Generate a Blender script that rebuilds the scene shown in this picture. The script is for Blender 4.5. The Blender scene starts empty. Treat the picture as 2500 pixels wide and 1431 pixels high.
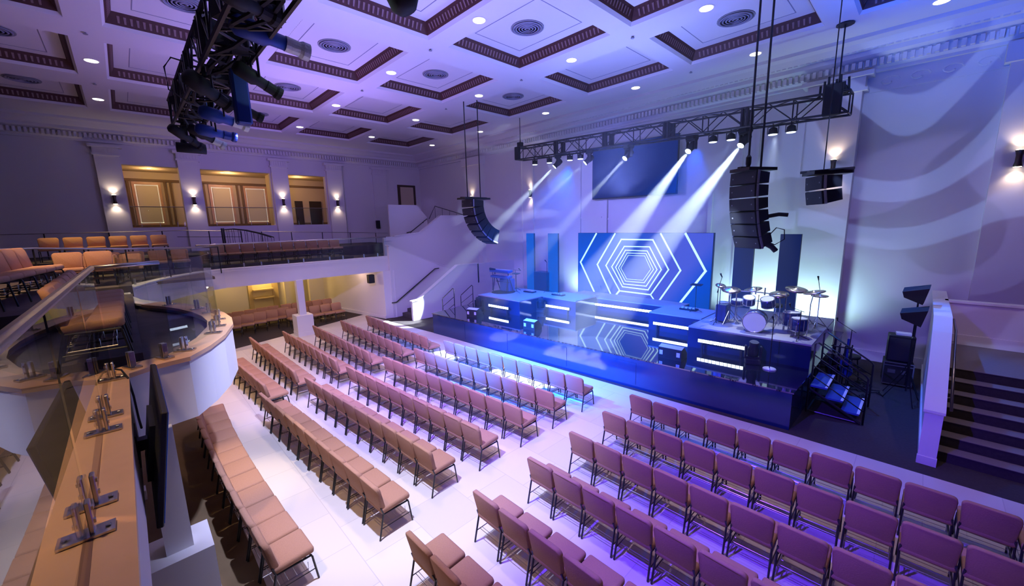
import bpy, bmesh, math, random
from mathutils import Vector, Matrix
random.seed(7)
PI = math.pi
S = bpy.context.scene
C = S.collection

# ------------------------------------------------------------------ camera
cam = bpy.data.cameras.new('camera')
camo = bpy.data.objects.new('camera', cam)
C.objects.link(camo)
cam.sensor_width = 36.0
cam.lens = 967.86 / 2500 * 36.0
cam.clip_start = 0.05
cam.clip_end = 200
FW = Vector((-0.70872875, 0.68393418, -0.17302483))
RT = Vector((0.69722778, 0.71645008, -0.02393114))
UP = Vector((-0.10759633, 0.13759841, 0.98462668))
camo.matrix_world = Matrix(((RT.x, UP.x, -FW.x, 0), (RT.y, UP.y, -FW.y, 0), (RT.z, UP.z, -FW.z, 4.6), (0, 0, 0, 1)))
S.camera = camo

# ------------------------------------------------------------------ view, world
S.view_settings.view_transform = 'Standard'
S.view_settings.look = 'None'
S.view_settings.exposure = -0.12
S.view_settings.gamma = 1.0
S.view_settings.use_curve_mapping = False
S.cycles.use_denoising = True
S.cycles.max_bounces = 8
S.cycles.transparent_max_bounces = 24
S.cycles.sample_clamp_indirect = 4.0
S.cycles.adaptive_threshold = 0.02
W = bpy.data.worlds.new('world')
S.world = W
W.use_nodes = True
W.node_tree.nodes['Background'].inputs[0].default_value = (0.20, 0.12, 0.50, 1)
W.node_tree.nodes['Background'].inputs[1].default_value = 0.07


def light(kind, name, loc, color, power, target=None, size=1.0, blend=0.5, radius=0.05, sx=1, sy=1, spread=None):
    l = bpy.data.lights.new(name, kind)
    l.color = color
    l.energy = power
    if kind == 'SPOT':
        l.spot_size = math.radians(size)
        l.spot_blend = blend
        l.shadow_soft_size = radius
    elif kind == 'POINT':
        l.shadow_soft_size = radius
    elif kind == 'AREA':
        l.shape = 'RECTANGLE'
        l.size = sx
        l.size_y = sy
        if spread:
            l.spread = math.radians(spread)
    o = bpy.data.objects.new(name, l)
    C.objects.link(o)
    o.location = loc
    if target is not None:
        d = Vector(target) - Vector(loc)
        o.rotation_euler = d.to_track_quat('-Z', 'Y').to_euler()
    return o


LILAC = (0.55, 0.42, 1.0)
BLUE = (0.03, 0.14, 1.0)
COOL = (0.62, 0.72, 1.0)
WARM = (1.0, 0.72, 0.45)
PINK = (1.0, 0.66, 0.62)
AMBER = (1.0, 0.62, 0.16)
LAV = (0.80, 0.60, 1.0)
# added fill spots in mid-air, standing in for bounced light on the ceiling
light('SPOT', 'ceiling_fill', (-8.0, 4.5, 5.2), (0.29, 0.27, 1.0), 1150, (-9.5, 6, 9.6), 165, 1.0, 0.4)
light('SPOT', 'ceiling_fill', (-15.5, 5.5, 5.2), (0.40, 0.25, 1.0), 900, (-15.5, 5.5, 9.6), 165, 1.0, 0.4)
light('SPOT', 'ceiling_fill', (-6.5, 11.0, 5.4), (0.22, 0.28, 1.0), 1150, (-6.5, 10.0, 9.6), 165, 1.0, 0.4)
light('SPOT', 'ceiling_fill', (-0.2, 10.5, 6.4), (0.01, 0.10, 1.0), 1600, (0.8, 12.5, 9.6), 115, 1.0, 0.3)
# stage wall wash
light('SPOT', 'wall_wash', (-9.5, 11.5, 6.2), (0.24, 0.24, 1.0), 1350, (-10.4, 16.6, 4.6), 112, 1.0, 0.3)
light('SPOT', 'wall_wash', (-16.0, 10.0, 5.6), (0.42, 0.27, 1.0), 330, (-20, 16.6, 4.5), 130, 1.0, 0.3)
light('SPOT', 'wall_wash', (-19.5, 5.0, 7.6), (0.36, 0.20, 1.0), 480, (-27, 7.5, 6.5), 130, 1.0, 0.3)  # added purple fill for the left wall, no fixture hangs here
light('SPOT', 'wall_wash', (0.5, 9.5, 4.0), (0.46, 0.16, 0.95), 200, (0.6, 16.6, 3.6), 62, 1.0, 0.3)
# audience light from the front truss
light('SPOT', 'front_spot', (-4.75, 1.75, 6.4), (0.52, 0.58, 1.0), 3000, (-7.5, 4.0, 0), 84, 0.6, 0.06)
light('SPOT', 'front_spot', (-8.3, 1.75, 6.4), (0.52, 0.42, 1.0), 2300, (-13.6, 6.0, 0), 80, 0.6, 0.06)
light('SPOT', 'front_spot', (-6.6, 1.75, 6.4), (0.14, 0.02, 1.0), 6000, (-9.5, 8.2, 0.6), 85, 0.9, 0.06)
light('SPOT', 'front_spot', (-3.0, 1.75, 6.4), (0.10, 0.03, 1.0), 4200, (-2.4, 6.6, 0.6), 80, 0.9, 0.06)
light('SPOT', 'front_spot', (-9.3, 1.75, 6.4), (0.0, 0.13, 1.0), 60000, (-8.2, 9.6, 0.8), 50, 1.0, 0.06)
# stage lights
light('SPOT', 'stage_wash', (-10.8, 14.0, 6.9), (0.0, 0.13, 1.0), 5500, (-10.8, 10.6, 0.9), 78, 0.8, 0.1)
light('SPOT', 'stage_wash', (-5.5, 14.0, 6.9), (0.0, 0.10, 1.0), 2600, (-5.6, 10.8, 0.9), 78, 0.8, 0.1)
light('SPOT', 'drum_spot', (-3.3, 13.9, 6.9), (0.70, 0.80, 1.0), 1500, (-3.0, 12.3, 1.6), 34, 0.8, 0.06)
light('SPOT', 'drum_spot', (-3.6, 10.2, 5.4), (0.55, 0.68, 1.0), 500, (-3.0, 12.4, 1.9), 40, 0.9, 0.06)
light('SPOT', 'side_spot', (-1.6, 14.2, 6.6), (0.02, 0.16, 1.0), 1400, (0.3, 12.6, 1.0), 46, 0.9, 0.06)
light('SPOT', 'side_spot', (2.2, 9.0, 9.4), (1.0, 0.72, 0.55), 500, (2.2, 12.6, 1.0), 50, 0.9, 0.1)  # added warm fill to bring out the right stairs
light('SPOT', 'warm_spot', (-8.2, 2.6, 9.5), (1.0, 0.74, 0.42), 2600, (-8.0, 0.95, 0.4), 17, 0.9, 0.08)
# warm lamp over the near balcony
light('SPOT', 'balcony_lamp', (-4.0, -1.6, 9.3), (1.0, 0.62, 0.30), 1300, (-4.5, -0.8, 3.0), 60, 0.8, 0.15)
light('SPOT', 'balcony_lamp', (-12.5, -1.6, 9.3), (1.0, 0.62, 0.32), 2200, (-14.5, -1.2, 3.0), 75, 0.8, 0.15)
light('SPOT', 'balcony_lamp', (-21.8, -1.0, 9.3), (1.0, 0.66, 0.18), 1900, (-22.0, -0.5, 3.0), 45, 0.8, 0.15)


def gobo(name, loc, target, color, power, size, scale, dist, thr, off=(0, 0, 0)):
    """pattern projector: swirling leaf shapes cut in the light"""
    o = light('SPOT', name, loc, color, power, target, size, 0.15, 0.03)
    l = o.data
    l.use_nodes = True
    nt = l.node_tree
    em = nt.nodes['Emission']
    tc = nt.nodes.new('ShaderNodeTexCoord')
    sp = nt.nodes.new('ShaderNodeSeparateXYZ')
    nt.links.new(tc.outputs['Normal'], sp.inputs[0])
    cb = nt.nodes.new('ShaderNodeCombineXYZ')
    for k in (0, 1):
        dv = nt.nodes.new('ShaderNodeMath'); dv.operation = 'DIVIDE'
        nt.links.new(sp.outputs[k], dv.inputs[0]); nt.links.new(sp.outputs[2], dv.inputs[1])
        nt.links.new(dv.outputs[0], cb.inputs[k])
    mp = nt.nodes.new('ShaderNodeMapping')
    mp.inputs['Location'].default_value = off
    nt.links.new(cb.outputs[0], mp.inputs[0])
    nz = nt.nodes.new('ShaderNodeTexNoise')
    nz.inputs['Scale'].default_value = dist
    nz.inputs['Detail'].default_value = 0.0
    nt.links.new(mp.outputs[0], nz.inputs['Vector'])
    vm = nt.nodes.new('ShaderNodeVectorMath'); vm.operation = 'MULTIPLY_ADD'
    vm.inputs[1].default_value = (1.3, 1.3, 0)
    nt.links.new(nz.outputs['Color'], vm.inputs[0])
    nt.links.new(mp.outputs[0], vm.inputs[2])
    wv = nt.nodes.new('ShaderNodeTexWave')
    wv.wave_type = 'RINGS'
    wv.inputs['Scale'].default_value = scale
    wv.inputs['Distortion'].default_value = 0.0
    nt.links.new(vm.outputs[0], wv.inputs['Vector'])
    mr = nt.nodes.new('ShaderNodeMapRange')
    mr.inputs['From Min'].default_value = thr
    mr.inputs['From Max'].default_value = thr + 0.06
    nt.links.new(wv.outputs['Fac'], mr.inputs['Value'])
    nt.links.new(mr.outputs[0], em.inputs['Strength'])
    return o


gobo('pattern_projector', (-0.9, 9.6, 6.4), (-0.9, 16.65, 4.6), (0.30, 0.42, 1.0), 520, 84, 0.9, 1.6, 0.60, (0.3, 0.1, 0))
gobo('pattern_projector', (-0.4, 9.6, 6.4), (0.2, 16.65, 2.9), (0.36, 0.36, 1.0), 260, 60, 1.5, 2.2, 0.55, (1.3, 0.7, 0))
gobo('pattern_projector', (-14.0, 10.4, 5.2), (-16.8, 16.65, 6.4), (0.50, 0.60, 1.0), 420, 70, 0.9, 1.6, 0.64, (0.1, 0.5, 0))


# ------------------------------------------------------------------ materials
def mat(name, col, rough=0.6, metal=0.0, emit=None, es=0.0, spec=0.5, noise=0.0, nscale=8.0, bump=0.0, coat=0.0):
    m = bpy.data.materials.new(name)
    m.use_nodes = True
    nt = m.node_tree
    b = nt.nodes['Principled BSDF']
    b.inputs['Base Color'].default_value = (*col, 1)
    b.inputs['Roughness'].default_value = rough
    b.inputs['Metallic'].default_value = metal
    b.inputs['Specular IOR Level'].default_value = spec
    b.inputs['Coat Weight'].default_value = coat
    if emit:
        b.inputs['Emission Color'].default_value = (*emit, 1)
        b.inputs['Emission Strength'].default_value = es
    if noise or bump:
        tc = nt.nodes.new('ShaderNodeTexCoord')
        n = nt.nodes.new('ShaderNodeTexNoise')
        n.inputs['Scale'].default_value = nscale
        n.inputs['Detail'].default_value = 3
        nt.links.new(tc.outputs['Object'], n.inputs['Vector'])
        if noise:
            r = nt.nodes.new('ShaderNodeMixRGB')
            r.inputs[1].default_value = (*[c * (1 - noise) for c in col], 1)
            r.inputs[2].default_value = (*[min(1, c * (1 + noise)) for c in col], 1)
            nt.links.new(n.outputs['Fac'], r.inputs[0])
            nt.links.new(r.outputs[0], b.inputs['Base Color'])
        if bump:
            bp = nt.nodes.new('ShaderNodeBump')
            bp.inputs['Strength'].default_value = bump
            bp.inputs['Distance'].default_value = 0.01
            nt.links.new(n.outputs['Fac'], bp.inputs['Height'])
            nt.links.new(bp.outputs[0], b.inputs['Normal'])
    return m


M = {}
M['wall'] = mat('painted_plaster', (0.74, 0.71, 0.70), 0.75, noise=0.02, nscale=1.5)
M['ceil'] = mat('ceiling_paint', (0.82, 0.80, 0.80), 0.8)
M['trimw'] = mat('white_trim', (0.80, 0.77, 0.75), 0.5)
M['brown'] = mat('coffer_brown', (0.085, 0.028, 0.022), 0.6, noise=0.3, nscale=10)
M['tooth'] = mat('moulding_egg', (0.30, 0.18, 0.17), 0.6)
M['fabric'] = mat('tan_fabric', (0.40, 0.215, 0.130), 0.9, noise=0.10, nscale=60, bump=0.3, spec=0.2)
M['black'] = mat('black_metal', (0.012, 0.012, 0.014), 0.35, spec=0.5)
M['matte'] = mat('matte_black', (0.010, 0.010, 0.012), 0.7)
M['grille'] = mat('speaker_grille', (0.020, 0.020, 0.025), 0.5, noise=0.4, nscale=200, bump=0.5)
M['gloss'] = mat('gloss_stage_floor', (0.010, 0.012, 0.02), 0.045, spec=1.0, coat=1.0)
M['gloss'].node_tree.nodes['Principled BSDF'].inputs['IOR'].default_value = 1.9
M['skirt'] = mat('stage_front_vinyl', (0.010, 0.028, 0.085), 0.10, spec=0.6)
M['riserc'] = mat('riser_carpet', (0.34, 0.32, 0.36), 0.9, noise=0.1, nscale=30)
M['wood'] = mat('cap_wood', (0.62, 0.37, 0.20), 0.38, noise=0.18, nscale=3)
M['woodd'] = mat('groove_wood', (0.20, 0.10, 0.06), 0.5)
M['steel'] = mat('brushed_steel', (0.55, 0.52, 0.50), 0.28, 1.0)
M['railm'] = mat('handrail_steel', (0.45, 0.42, 0.42), 0.30, 1.0)
M['chrome'] = mat('chrome', (0.8, 0.8, 0.82), 0.12, 1.0)
M['carpet'] = mat('dark_carpet', (0.055, 0.045, 0.046), 0.95, noise=0.25, nscale=20, bump=0.3, spec=0.1)
M['brownc'] = mat('brown_carpet', (0.17, 0.115, 0.06), 0.95, noise=0.15, nscale=4, spec=0.1)
M['tread'] = mat('stair_tread', (0.20, 0.16, 0.145), 0.9, noise=0.1, nscale=20)
M['bcarpet'] = mat('balcony_carpet', (0.10, 0.085, 0.085), 0.95, noise=0.3, nscale=3, spec=0.1)
M['drumw'] = mat('drum_head', (0.75, 0.75, 0.78), 0.4)
M['cymbal'] = mat('cymbal_bronze', (0.72, 0.62, 0.50), 0.25, 1.0)
M['shell'] = mat('drum_shell', (0.03, 0.05, 0.20), 0.2, 0.3)
M['blind'] = mat('window_blind', (0.78, 0.68, 0.48), 0.8)
M['brass'] = mat('sconce_bronze', (0.10, 0.07, 0.05), 0.35, 0.8)
M['lampw'] = mat('lamp_glow', (1, 1, 1), 0.5, emit=(1.0, 0.93, 0.82), es=9.0)
M['lampn'] = mat('sconce_glow', (1, 1, 1), 0.5, emit=(1.0, 0.82, 0.62), es=14.0)
M['led'] = mat('led_bar_glow', (1, 1, 1), 0.5, emit=(0.72, 0.88, 1.0), es=9.0)
M['lens'] = mat('lens_glow', (1, 1, 1), 0.5, emit=(0.75, 0.92, 1.0), es=14.0)
M['lens2'] = mat('par_lens_glow', (1, 1, 1), 0.5, emit=(0.72, 0.85, 1.0), es=3.2)
M['hexl'] = mat('screen_lines', (0, 0, 0), 0.5, emit=(0.60, 0.95, 1.0), es=1.4)
M['screenoff'] = mat('screen_off_blue_glow', (0.004, 0.005, 0.012), 0.55, spec=0.1, emit=(0.0, 0.02, 0.20), es=0.8)  # switched-off displays given a painted blue glow
M['ledpan'] = mat('led_panel_blue', (0, 0, 0), 0.4, emit=(0.0, 0.09, 0.50), es=1.0)
M['ledpand'] = mat('led_panel_navy', (0, 0, 0), 0.4, emit=(0.0, 0.01, 0.10), es=1.0)
M['vent'] = mat('vent_grille', (0.30, 0.30, 0.38), 0.5)
M['foil'] = mat('silver_foil', (0.80, 0.90, 0.88), 0.45, 0.2, bump=1.0, nscale=25)
M['bluemetal'] = mat('blue_painted_metal', (0.02, 0.06, 0.30), 0.4, 0.2)
M['bluecloth'] = mat('blue_banner_cloth', (0.01, 0.10, 0.55), 0.8)
M['bluetape'] = mat('step_carpet_blue', (0.03, 0.08, 0.32), 0.8)
M['nosing'] = mat('white_nosing', (0.75, 0.75, 0.80), 0.6)
M['darkwood'] = mat('dark_door', (0.03, 0.02, 0.018), 0.4)
M['cream'] = mat('cream_paint', (0.62, 0.50, 0.32), 0.7)
M['lobbyb'] = mat('lobby_brown_frame', (0.16, 0.095, 0.04), 0.6)
M['grey'] = mat('grey_plastic', (0.30, 0.30, 0.33), 0.5)
M['greylt'] = mat('light_grey_vinyl', (0.62, 0.60, 0.66), 0.5)

# floor with large pale tiles
m = bpy.data.materials.new('pale_floor')
m.use_nodes = True
nt = m.node_tree
b = nt.nodes['Principled BSDF']
tc = nt.nodes.new('ShaderNodeTexCoord')
br = nt.nodes.new('ShaderNodeTexBrick')
br.offset = 0.5
br.inputs['Scale'].default_value = 1.0
br.inputs['Brick Width'].default_value = 0.9
br.inputs['Row Height'].default_value = 0.9
br.inputs['Mortar Size'].default_value = 0.006
br.inputs['Color1'].default_value = (0.72, 0.66, 0.58, 1)
br.inputs['Color2'].default_value = (0.64, 0.59, 0.52, 1)
br.inputs['Mortar'].default_value = (0.56, 0.51, 0.45, 1)
nt.links.new(tc.outputs['Object'], br.inputs['Vector'])
nt.links.new(br.outputs['Color'], b.inputs['Base Color'])
b.inputs['Roughness'].default_value = 0.55
M['floor'] = m

# thin glass
m = bpy.data.materials.new('clear_glass')
m.use_nodes = True
nt = m.node_tree
nt.nodes.clear()
out = nt.nodes.new('ShaderNodeOutputMaterial')
mx = nt.nodes.new('ShaderNodeMixShader')
tr = nt.nodes.new('ShaderNodeBsdfTransparent')
tr.inputs[0].default_value = (0.93, 0.975, 0.97, 1)
gl = nt.nodes.new('ShaderNodeBsdfGlossy')
gl.inputs['Roughness'].default_value = 0.0
fr = nt.nodes.new('ShaderNodeFresnel')
fr.inputs[0].default_value = 1.4
ge = nt.nodes.new('ShaderNodeNewGeometry')
iv = nt.nodes.new('ShaderNodeMath'); iv.operation = 'SUBTRACT'; iv.inputs[0].default_value = 1.0
ml = nt.nodes.new('ShaderNodeMath'); ml.operation = 'MULTIPLY'
nt.links.new(ge.outputs['Backfacing'], iv.inputs[1])
nt.links.new(iv.outputs[0], ml.inputs[0])
nt.links.new(fr.outputs[0], ml.inputs[1])
nt.links.new(ml.outputs[0], mx.inputs[0])
nt.links.new(tr.outputs[0], mx.inputs[1])
nt.links.new(gl.outputs[0], mx.inputs[2])
nt.links.new(mx.outputs[0], out.inputs[0])
M['glass'] = m

# LED wall picture: blue field with lilac band
m = bpy.data.materials.new('led_wall_field')
m.use_nodes = True
nt = m.node_tree
b = nt.nodes['Principled BSDF']
b.inputs['Base Color'].default_value = (0, 0, 0, 1)
b.inputs['Roughness'].default_value = 0.6
b.inputs['Specular IOR Level'].default_value = 0.1
tc = nt.nodes.new('ShaderNodeTexCoord')
mp = nt.nodes.new('ShaderNodeMapping')
mp.inputs['Rotation'].default_value = (0, math.radians(-38), 0)
gr = nt.nodes.new('ShaderNodeSeparateXYZ')
rp = nt.nodes.new('ShaderNodeValToRGB')
mr = nt.nodes.new('ShaderNodeMapRange')
mr.inputs['From Min'].default_value = -3.6
mr.inputs['From Max'].default_value = 3.6
e = rp.color_ramp.elements
e[0].position, e[0].color = 0.0, (0.0, 0.06, 0.45, 1)
e[1].position, e[1].color = 1.0, (0.0, 0.07, 0.40, 1)
for p, c in ((0.22, (0.0, 0.09, 0.75, 1)), (0.40, (0.02, 0.09, 0.66, 1)), (0.55, (0.09, 0.12, 0.74, 1)), (0.72, (0.08, 0.12, 0.76, 1)), (0.82, (0.0, 0.08, 0.72, 1))):
    q = e.new(p)
    q.color = c
nt.links.new(tc.outputs['Object'], mp.inputs['Vector'])
nt.links.new(mp.outputs[0], gr.inputs[0])
nt.links.new(gr.outputs['X'], mr.inputs['Value'])
nt.links.new(mr.outputs[0], rp.inputs[0])
nt.links.new(rp.outputs[0], b.inputs['Emission Color'])
b.inputs['Emission Strength'].default_value = 1.0
M['ledwall'] = m


# ------------------------------------------------------------------ mesh helpers
def nb():
    return bmesh.new()


def box(bm, c, s, rot=None, bevel=0.0, seg=1):
    mt = Matrix.Translation(Vector(c))
    if rot:
        mt = mt @ (Matrix.Rotation(rot[2], 4, 'Z') @ Matrix.Rotation(rot[1], 4, 'Y') @ Matrix.Rotation(rot[0], 4, 'X'))
    mt = mt @ Matrix.Diagonal((s[0], s[1], s[2], 1))
    r = bmesh.ops.create_cube(bm, size=1.0, matrix=mt)
    if bevel:
        es = set()
        for v in r['verts']:
            for ed in v.link_edges:
                es.add(ed)
        bmesh.ops.bevel(bm, geom=list(es), offset=bevel, segments=seg, profile=0.5, affect='EDGES')
    return bm


def bb(bm, x0, x1, y0, y1, z0, z1):
    return box(bm, ((x0 + x1) / 2, (y0 + y1) / 2, (z0 + z1) / 2), (abs(x1 - x0), abs(y1 - y0), abs(z1 - z0)))


def tube(bm, pts, r, seg=8, closed=False):
    pts = [Vector(p) for p in pts]
    n = len(pts)
    rings = []
    for i, p in enumerate(pts):
        a = pts[i - 1] if (i > 0 or closed) else p
        c = pts[(i + 1) % n] if (i < n - 1 or closed) else p
        d = (c - a).normalized()
        rr = r[i] if isinstance(r, (list, tuple)) else r
        ref = Vector((0, 0, 1)) if abs(d.z) < 0.9 else Vector((1, 0, 0))
        u = d.cross(ref).normalized()
        w = d.cross(u).normalized()
        rings.append([bm.verts.new(p + (u * math.cos(2 * PI * k / seg) + w * math.sin(2 * PI * k / seg)) * rr) for k in range(seg)])
    for i in range(n if closed else n - 1):
        A, B = rings[i], rings[(i + 1) % n]
        for k in range(seg):
            bm.faces.new((A[k], A[(k + 1) % seg], B[(k + 1) % seg], B[k]))
    if not closed:
        bm.faces.new(rings[0][::-1])
        bm.faces.new(rings[-1])
    return bm


def prism(bm, poly, z0, z1):
    a = [bm.verts.new((x, y, z0)) for x, y in poly]
    b_ = [bm.verts.new((x, y, z1)) for x, y in poly]
    n = len(poly)
    bm.faces.new(a[::-1])
    bm.faces.new(b_)
    for i in range(n):
        bm.faces.new((a[i], a[(i + 1) % n], b_[(i + 1) % n], b_[i]))
    return bm


def prismx(bm, poly, x0, x1):
    """poly in (y, z), extruded along x"""
    a = [bm.verts.new((x0, y, z)) for y, z in poly]
    b_ = [bm.verts.new((x1, y, z)) for y, z in poly]
    n = len(poly)
    bm.faces.new(a[::-1])
    bm.faces.new(b_)
    for i in range(n):
        bm.faces.new((a[i], a[(i + 1) % n], b_[(i + 1) % n], b_[i]))
    return bm


def prismy(bm, poly, y0, y1):
    a = [bm.verts.new((x, y0, z)) for x, z in poly]
    b_ = [bm.verts.new((x, y1, z)) for x, z in poly]
    n = len(poly)
    bm.faces.new(a[::-1])
    bm.faces.new(b_)
    for i in range(n):
        bm.faces.new((a[i], a[(i + 1) % n], b_[(i + 1) % n], b_[i]))
    return bm


def lathe(bm, prof, c=(0, 0, 0), seg=20, axis='Z', rot=None):
    rings = []
    R = Matrix.Identity(3)
    if axis == 'Y':
        R = Matrix.Rotation(PI / 2, 3, 'X')
    if axis == 'X':
        R = Matrix.Rotation(PI / 2, 3, 'Y')
    if rot:
        R = Matrix.Rotation(rot[2], 3, 'Z') @ Matrix.Rotation(rot[1], 3, 'Y') @ Matrix.Rotation(rot[0], 3, 'X') @ R
    for r, z in prof:
        r = max(r, 1e-4)
        rings.append([bm.verts.new(R @ Vector((r * math.cos(2 * PI * k / seg), r * math.sin(2 * PI * k / seg), z)) + Vector(c)) for k in range(seg)])
    for A, B in zip(rings, rings[1:]):
        for k in range(seg):
            bm.faces.new((A[k], A[(k + 1) % seg], B[(k + 1) % seg], B[k]))
    bm.faces.new(rings[0][::-1])
    bm.faces.new(rings[-1])
    return bm


def path_strip(bm, path, halfw, z0, z1, off=0.0):
    """wall-like solid following an open plan path"""
    P = [Vector((x, y)) for x, y in path]
    L, R = [], []
    for i, p in enumerate(P):
        a = P[max(0, i - 1)]
        c = P[min(len(P) - 1, i + 1)]
        d1 = (p - a).normalized() if i > 0 else (c - p).normalized()
        d2 = (c - p).normalized() if i < len(P) - 1 else d1
        d = (d1 + d2).normalized()
        n = Vector((-d.y, d.x))
        k = 1 / max(0.5, d.dot(d1))
        L.append(p + n * (off + halfw) * k)
        R.append(p + n * (off - halfw) * k)
    rows = []
    for l, r in zip(L, R):
        rows.append([bm.verts.new((l.x, l.y, z0)), bm.verts.new((l.x, l.y, z1)), bm.verts.new((r.x, r.y, z1)), bm.verts.new((r.x, r.y, z0))])
    for A, B in zip(rows, rows[1:]):
        for k in range(4):
            bm.faces.new((A[k], A[(k + 1) % 4], B[(k + 1) % 4], B[k]))
    bm.faces.new(rows[0][::-1])
    bm.faces.new(rows[-1])
    return bm


def ob(name, bm, material, parent=None, smooth=False, loc=None):
    bmesh.ops.recalc_face_normals(bm, faces=bm.faces[:])
    me = bpy.data.meshes.new(name)
    bm.to_mesh(me)
    bm.free()
    if smooth:
        for p in me.polygons:
            p.use_smooth = True
    me.materials.append(M[material] if isinstance(material, str) else material)
    o = bpy.data.objects.new(name, me)
    C.objects.link(o)
    if parent is not None:
        o.parent = parent
    if loc:
        o.location = loc
    return o


def tag(o, label, cat, group=None, kind=None):
    o['label'] = label
    o['category'] = cat
    if group:
        o['group'] = group
    if kind:
        o['kind'] = kind
    return o


def thing(name, label, cat, loc=(0, 0, 0), rz=0, group=None, rot=None):
    o = bpy.data.objects.new(name, None)
    o.empty_display_size = 0.1
    C.objects.link(o)
    o.location = loc
    o.rotation_euler = rot if rot else (0, 0, rz)
    return tag(o, label, cat, group)


def struct(name, bm, material, parent=None, smooth=False):
    o = ob(name, bm, material, parent, smooth)
    if parent is None:
        o['kind'] = 'structure'
    return o


def dup(root, loc, rz=None, label=None, group=None, rot=None):
    r = root.copy()
    C.objects.link(r)
    r.location = loc
    if rz is not None:
        r.rotation_euler = (0, 0, rz)
    if rot is not None:
        r.rotation_euler = rot
    if label:
        r['label'] = label
    if group:
        r['group'] = group
    for ch in list(root.children):
        c = ch.copy()
        C.objects.link(c)
        c.parent = r
        for g in list(ch.children):
            d = g.copy()
            C.objects.link(d)
            d.parent = c
    return r


ORD = ['first', 'second', 'third', 'fourth', 'fifth', 'sixth', 'seventh', 'eighth', 'ninth', 'tenth', 'eleventh', 'twelfth', 'thirteenth', 'fourteenth', 'fifteenth']

# ------------------------------------------------------------------ room shell
CZ = 9.6
LX = -27.0
SY = 16.65
b_ = nb(); bb(b_, -20.5, 6, -6, 9.5, -0.1, 0.0)
# cut of the pale floor follows a slanted left edge, so use a polygon
b_.free()
b_ = nb(); prism(b_, [(-17.6, 0.72), (6, 0.72), (6, 9.72), (-1.6, 9.66), (-6.4, 9.42), (-14.4, 9.1), (-20.35, 8.62), (-18.4, 2.6)], -0.1, 0.0)
struct('floor', b_, 'floor')
b_ = nb(); bb(b_, -28, 7, -7, 18, -0.3, -0.012)
prism(b_, [(-28, -6), (-17.6, -6), (-17.6, 0.72), (-18.4, 2.6), (-20.35, 8.62), (-14.4, 9.1), (-6.4, 9.42), (-1.6, 9.66), (6, 9.72), (6, 17.5), (-28, 17.5)], -0.1, -0.0)
struct('floor_carpet', b_, 'carpet')

b_ = nb(); bb(b_, -17.6, 6, -6.9, 0.72, -0.1, 0.0)
struct('floor_under_balcony', b_, 'brownc')

# ceiling: slabs between coffers + recessed coffers
XE = [-24.1, -19.3, -14.6, -10.05, -5.95, -1.75, 2.6]
YE = [(-6.8, -3.9), (-3.2, -0.3), (0.35, 3.25), (3.85, 6.75), (7.4, 10.3), (11.3, 14.2)]
b_ = nb()
ys = [-7.0]
for a, c in YE:
    ys += [a, c]
ys.append(SY)
for i in range(0, len(ys), 2):
    bb(b_, LX, 7, ys[i], ys[i + 1], CZ, CZ + 0.12)
xs = [LX]
for x in XE:
    xs += [x, x + 3.5]
xs.append(7)
for a, c in YE:
    for i in range(0, len(xs), 2):
        bb(b_, xs[i], xs[i + 1], a, c, CZ, CZ + 0.12)
struct('ceiling', b_, 'ceil')


def coffer_parts():
    w, h, B, R = 3.5, 2.9, 0.30, 0.34
    # white recessed panel with a fine incised line
    p = nb(); bb(p, 0, w, 0, h, R, R + 0.05)
    q = nb()
    o1 = [(0, 0), (w, 0), (w, h), (0, h)]
    o2 = [(0.06, 0.06), (w - 0.06, 0.06), (w - 0.06, h - 0.06), (0.06, h - 0.06)]
    o3 = [(B, B), (w - B, B), (w - B, h - B), (B, h - B)]
    def ring(bm, A, za, Bq, zb):
        va = [bm.verts.new((x, y, za)) for x, y in A]
        vb = [bm.verts.new((x, y, zb)) for x, y in Bq]
        for i in range(4):
            bm.faces.new((va[i], va[(i + 1) % 4], vb[(i + 1) % 4], vb[i]))
    wl = nb(); ring(wl, o1, 0, o2, 0.08)
    br_ = nb(); ring(br_, o2, 0.08, [(0.20, 0.20), (w - 0.20, 0.20), (w - 0.20, h - 0.20), (0.20, h - 0.20)], R)
    ln = nb()
    for (x0, x1, y0, y1) in ((0.55, w - 0.55, 0.55, 0.57), (0.55, w - 0.55, h - 0.57, h - 0.55), (0.55, 0.57, 0.55, h - 0.55), (w - 0.57, w - 0.55, 0.55, h - 0.55)):
        bb(ln, x0, x1, y0, y1, R - 0.006, R)
    te = nb()
    def tooth(c, t, n, zc0=0.13, zc1=0.27):
        # c: base point on the sloped band, t: along the edge, n: inward
        c = Vector(c); t = Vector(t); n = Vector(n)
        k0, k1 = 0.090, 0.158
        vs = []
        for (s, z, k) in ((-0.018, zc0, k0), (0.018, zc0, k0), (0.026, zc1, k1), (-0.026, zc1, k1)):
            a_ = c + t * s + n * (k + 0.016) ; a_.z = z - 0.008
            vs.append(te.verts.new(a_))
        te.faces.new(vs)
    n_ = 24
    for i in range(n_):
        x = 0.25 + (w - 0.5) * (i + 0.5) / n_
        tooth((x, 0, 0), (1, 0, 0), (0, 1, 0)); tooth((x, h, 0), (1, 0, 0), (0, -1, 0))
    n_ = 20
    for i in range(n_):
        y = 0.25 + (h - 0.5) * (i + 0.5) / n_
        tooth((0, y, 0), (0, 1, 0), (1, 0, 0)); tooth((w, y, 0), (0, 1, 0), (-1, 0, 0))
    r = bpy.data.objects.new('trim_coffer', None)
    C.objects.link(r)
    r['kind'] = 'structure'
    for nm, bm_, mt in (('coffer_panel', p, 'ceil'), ('coffer_bevel', wl, 'ceil'), ('egg_moulding', br_, 'brown'), ('panel_line', ln, 'vent'), ('moulding_teeth', te, 'tooth')):
        ob(nm, bm_, mt, r)
    return r


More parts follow.
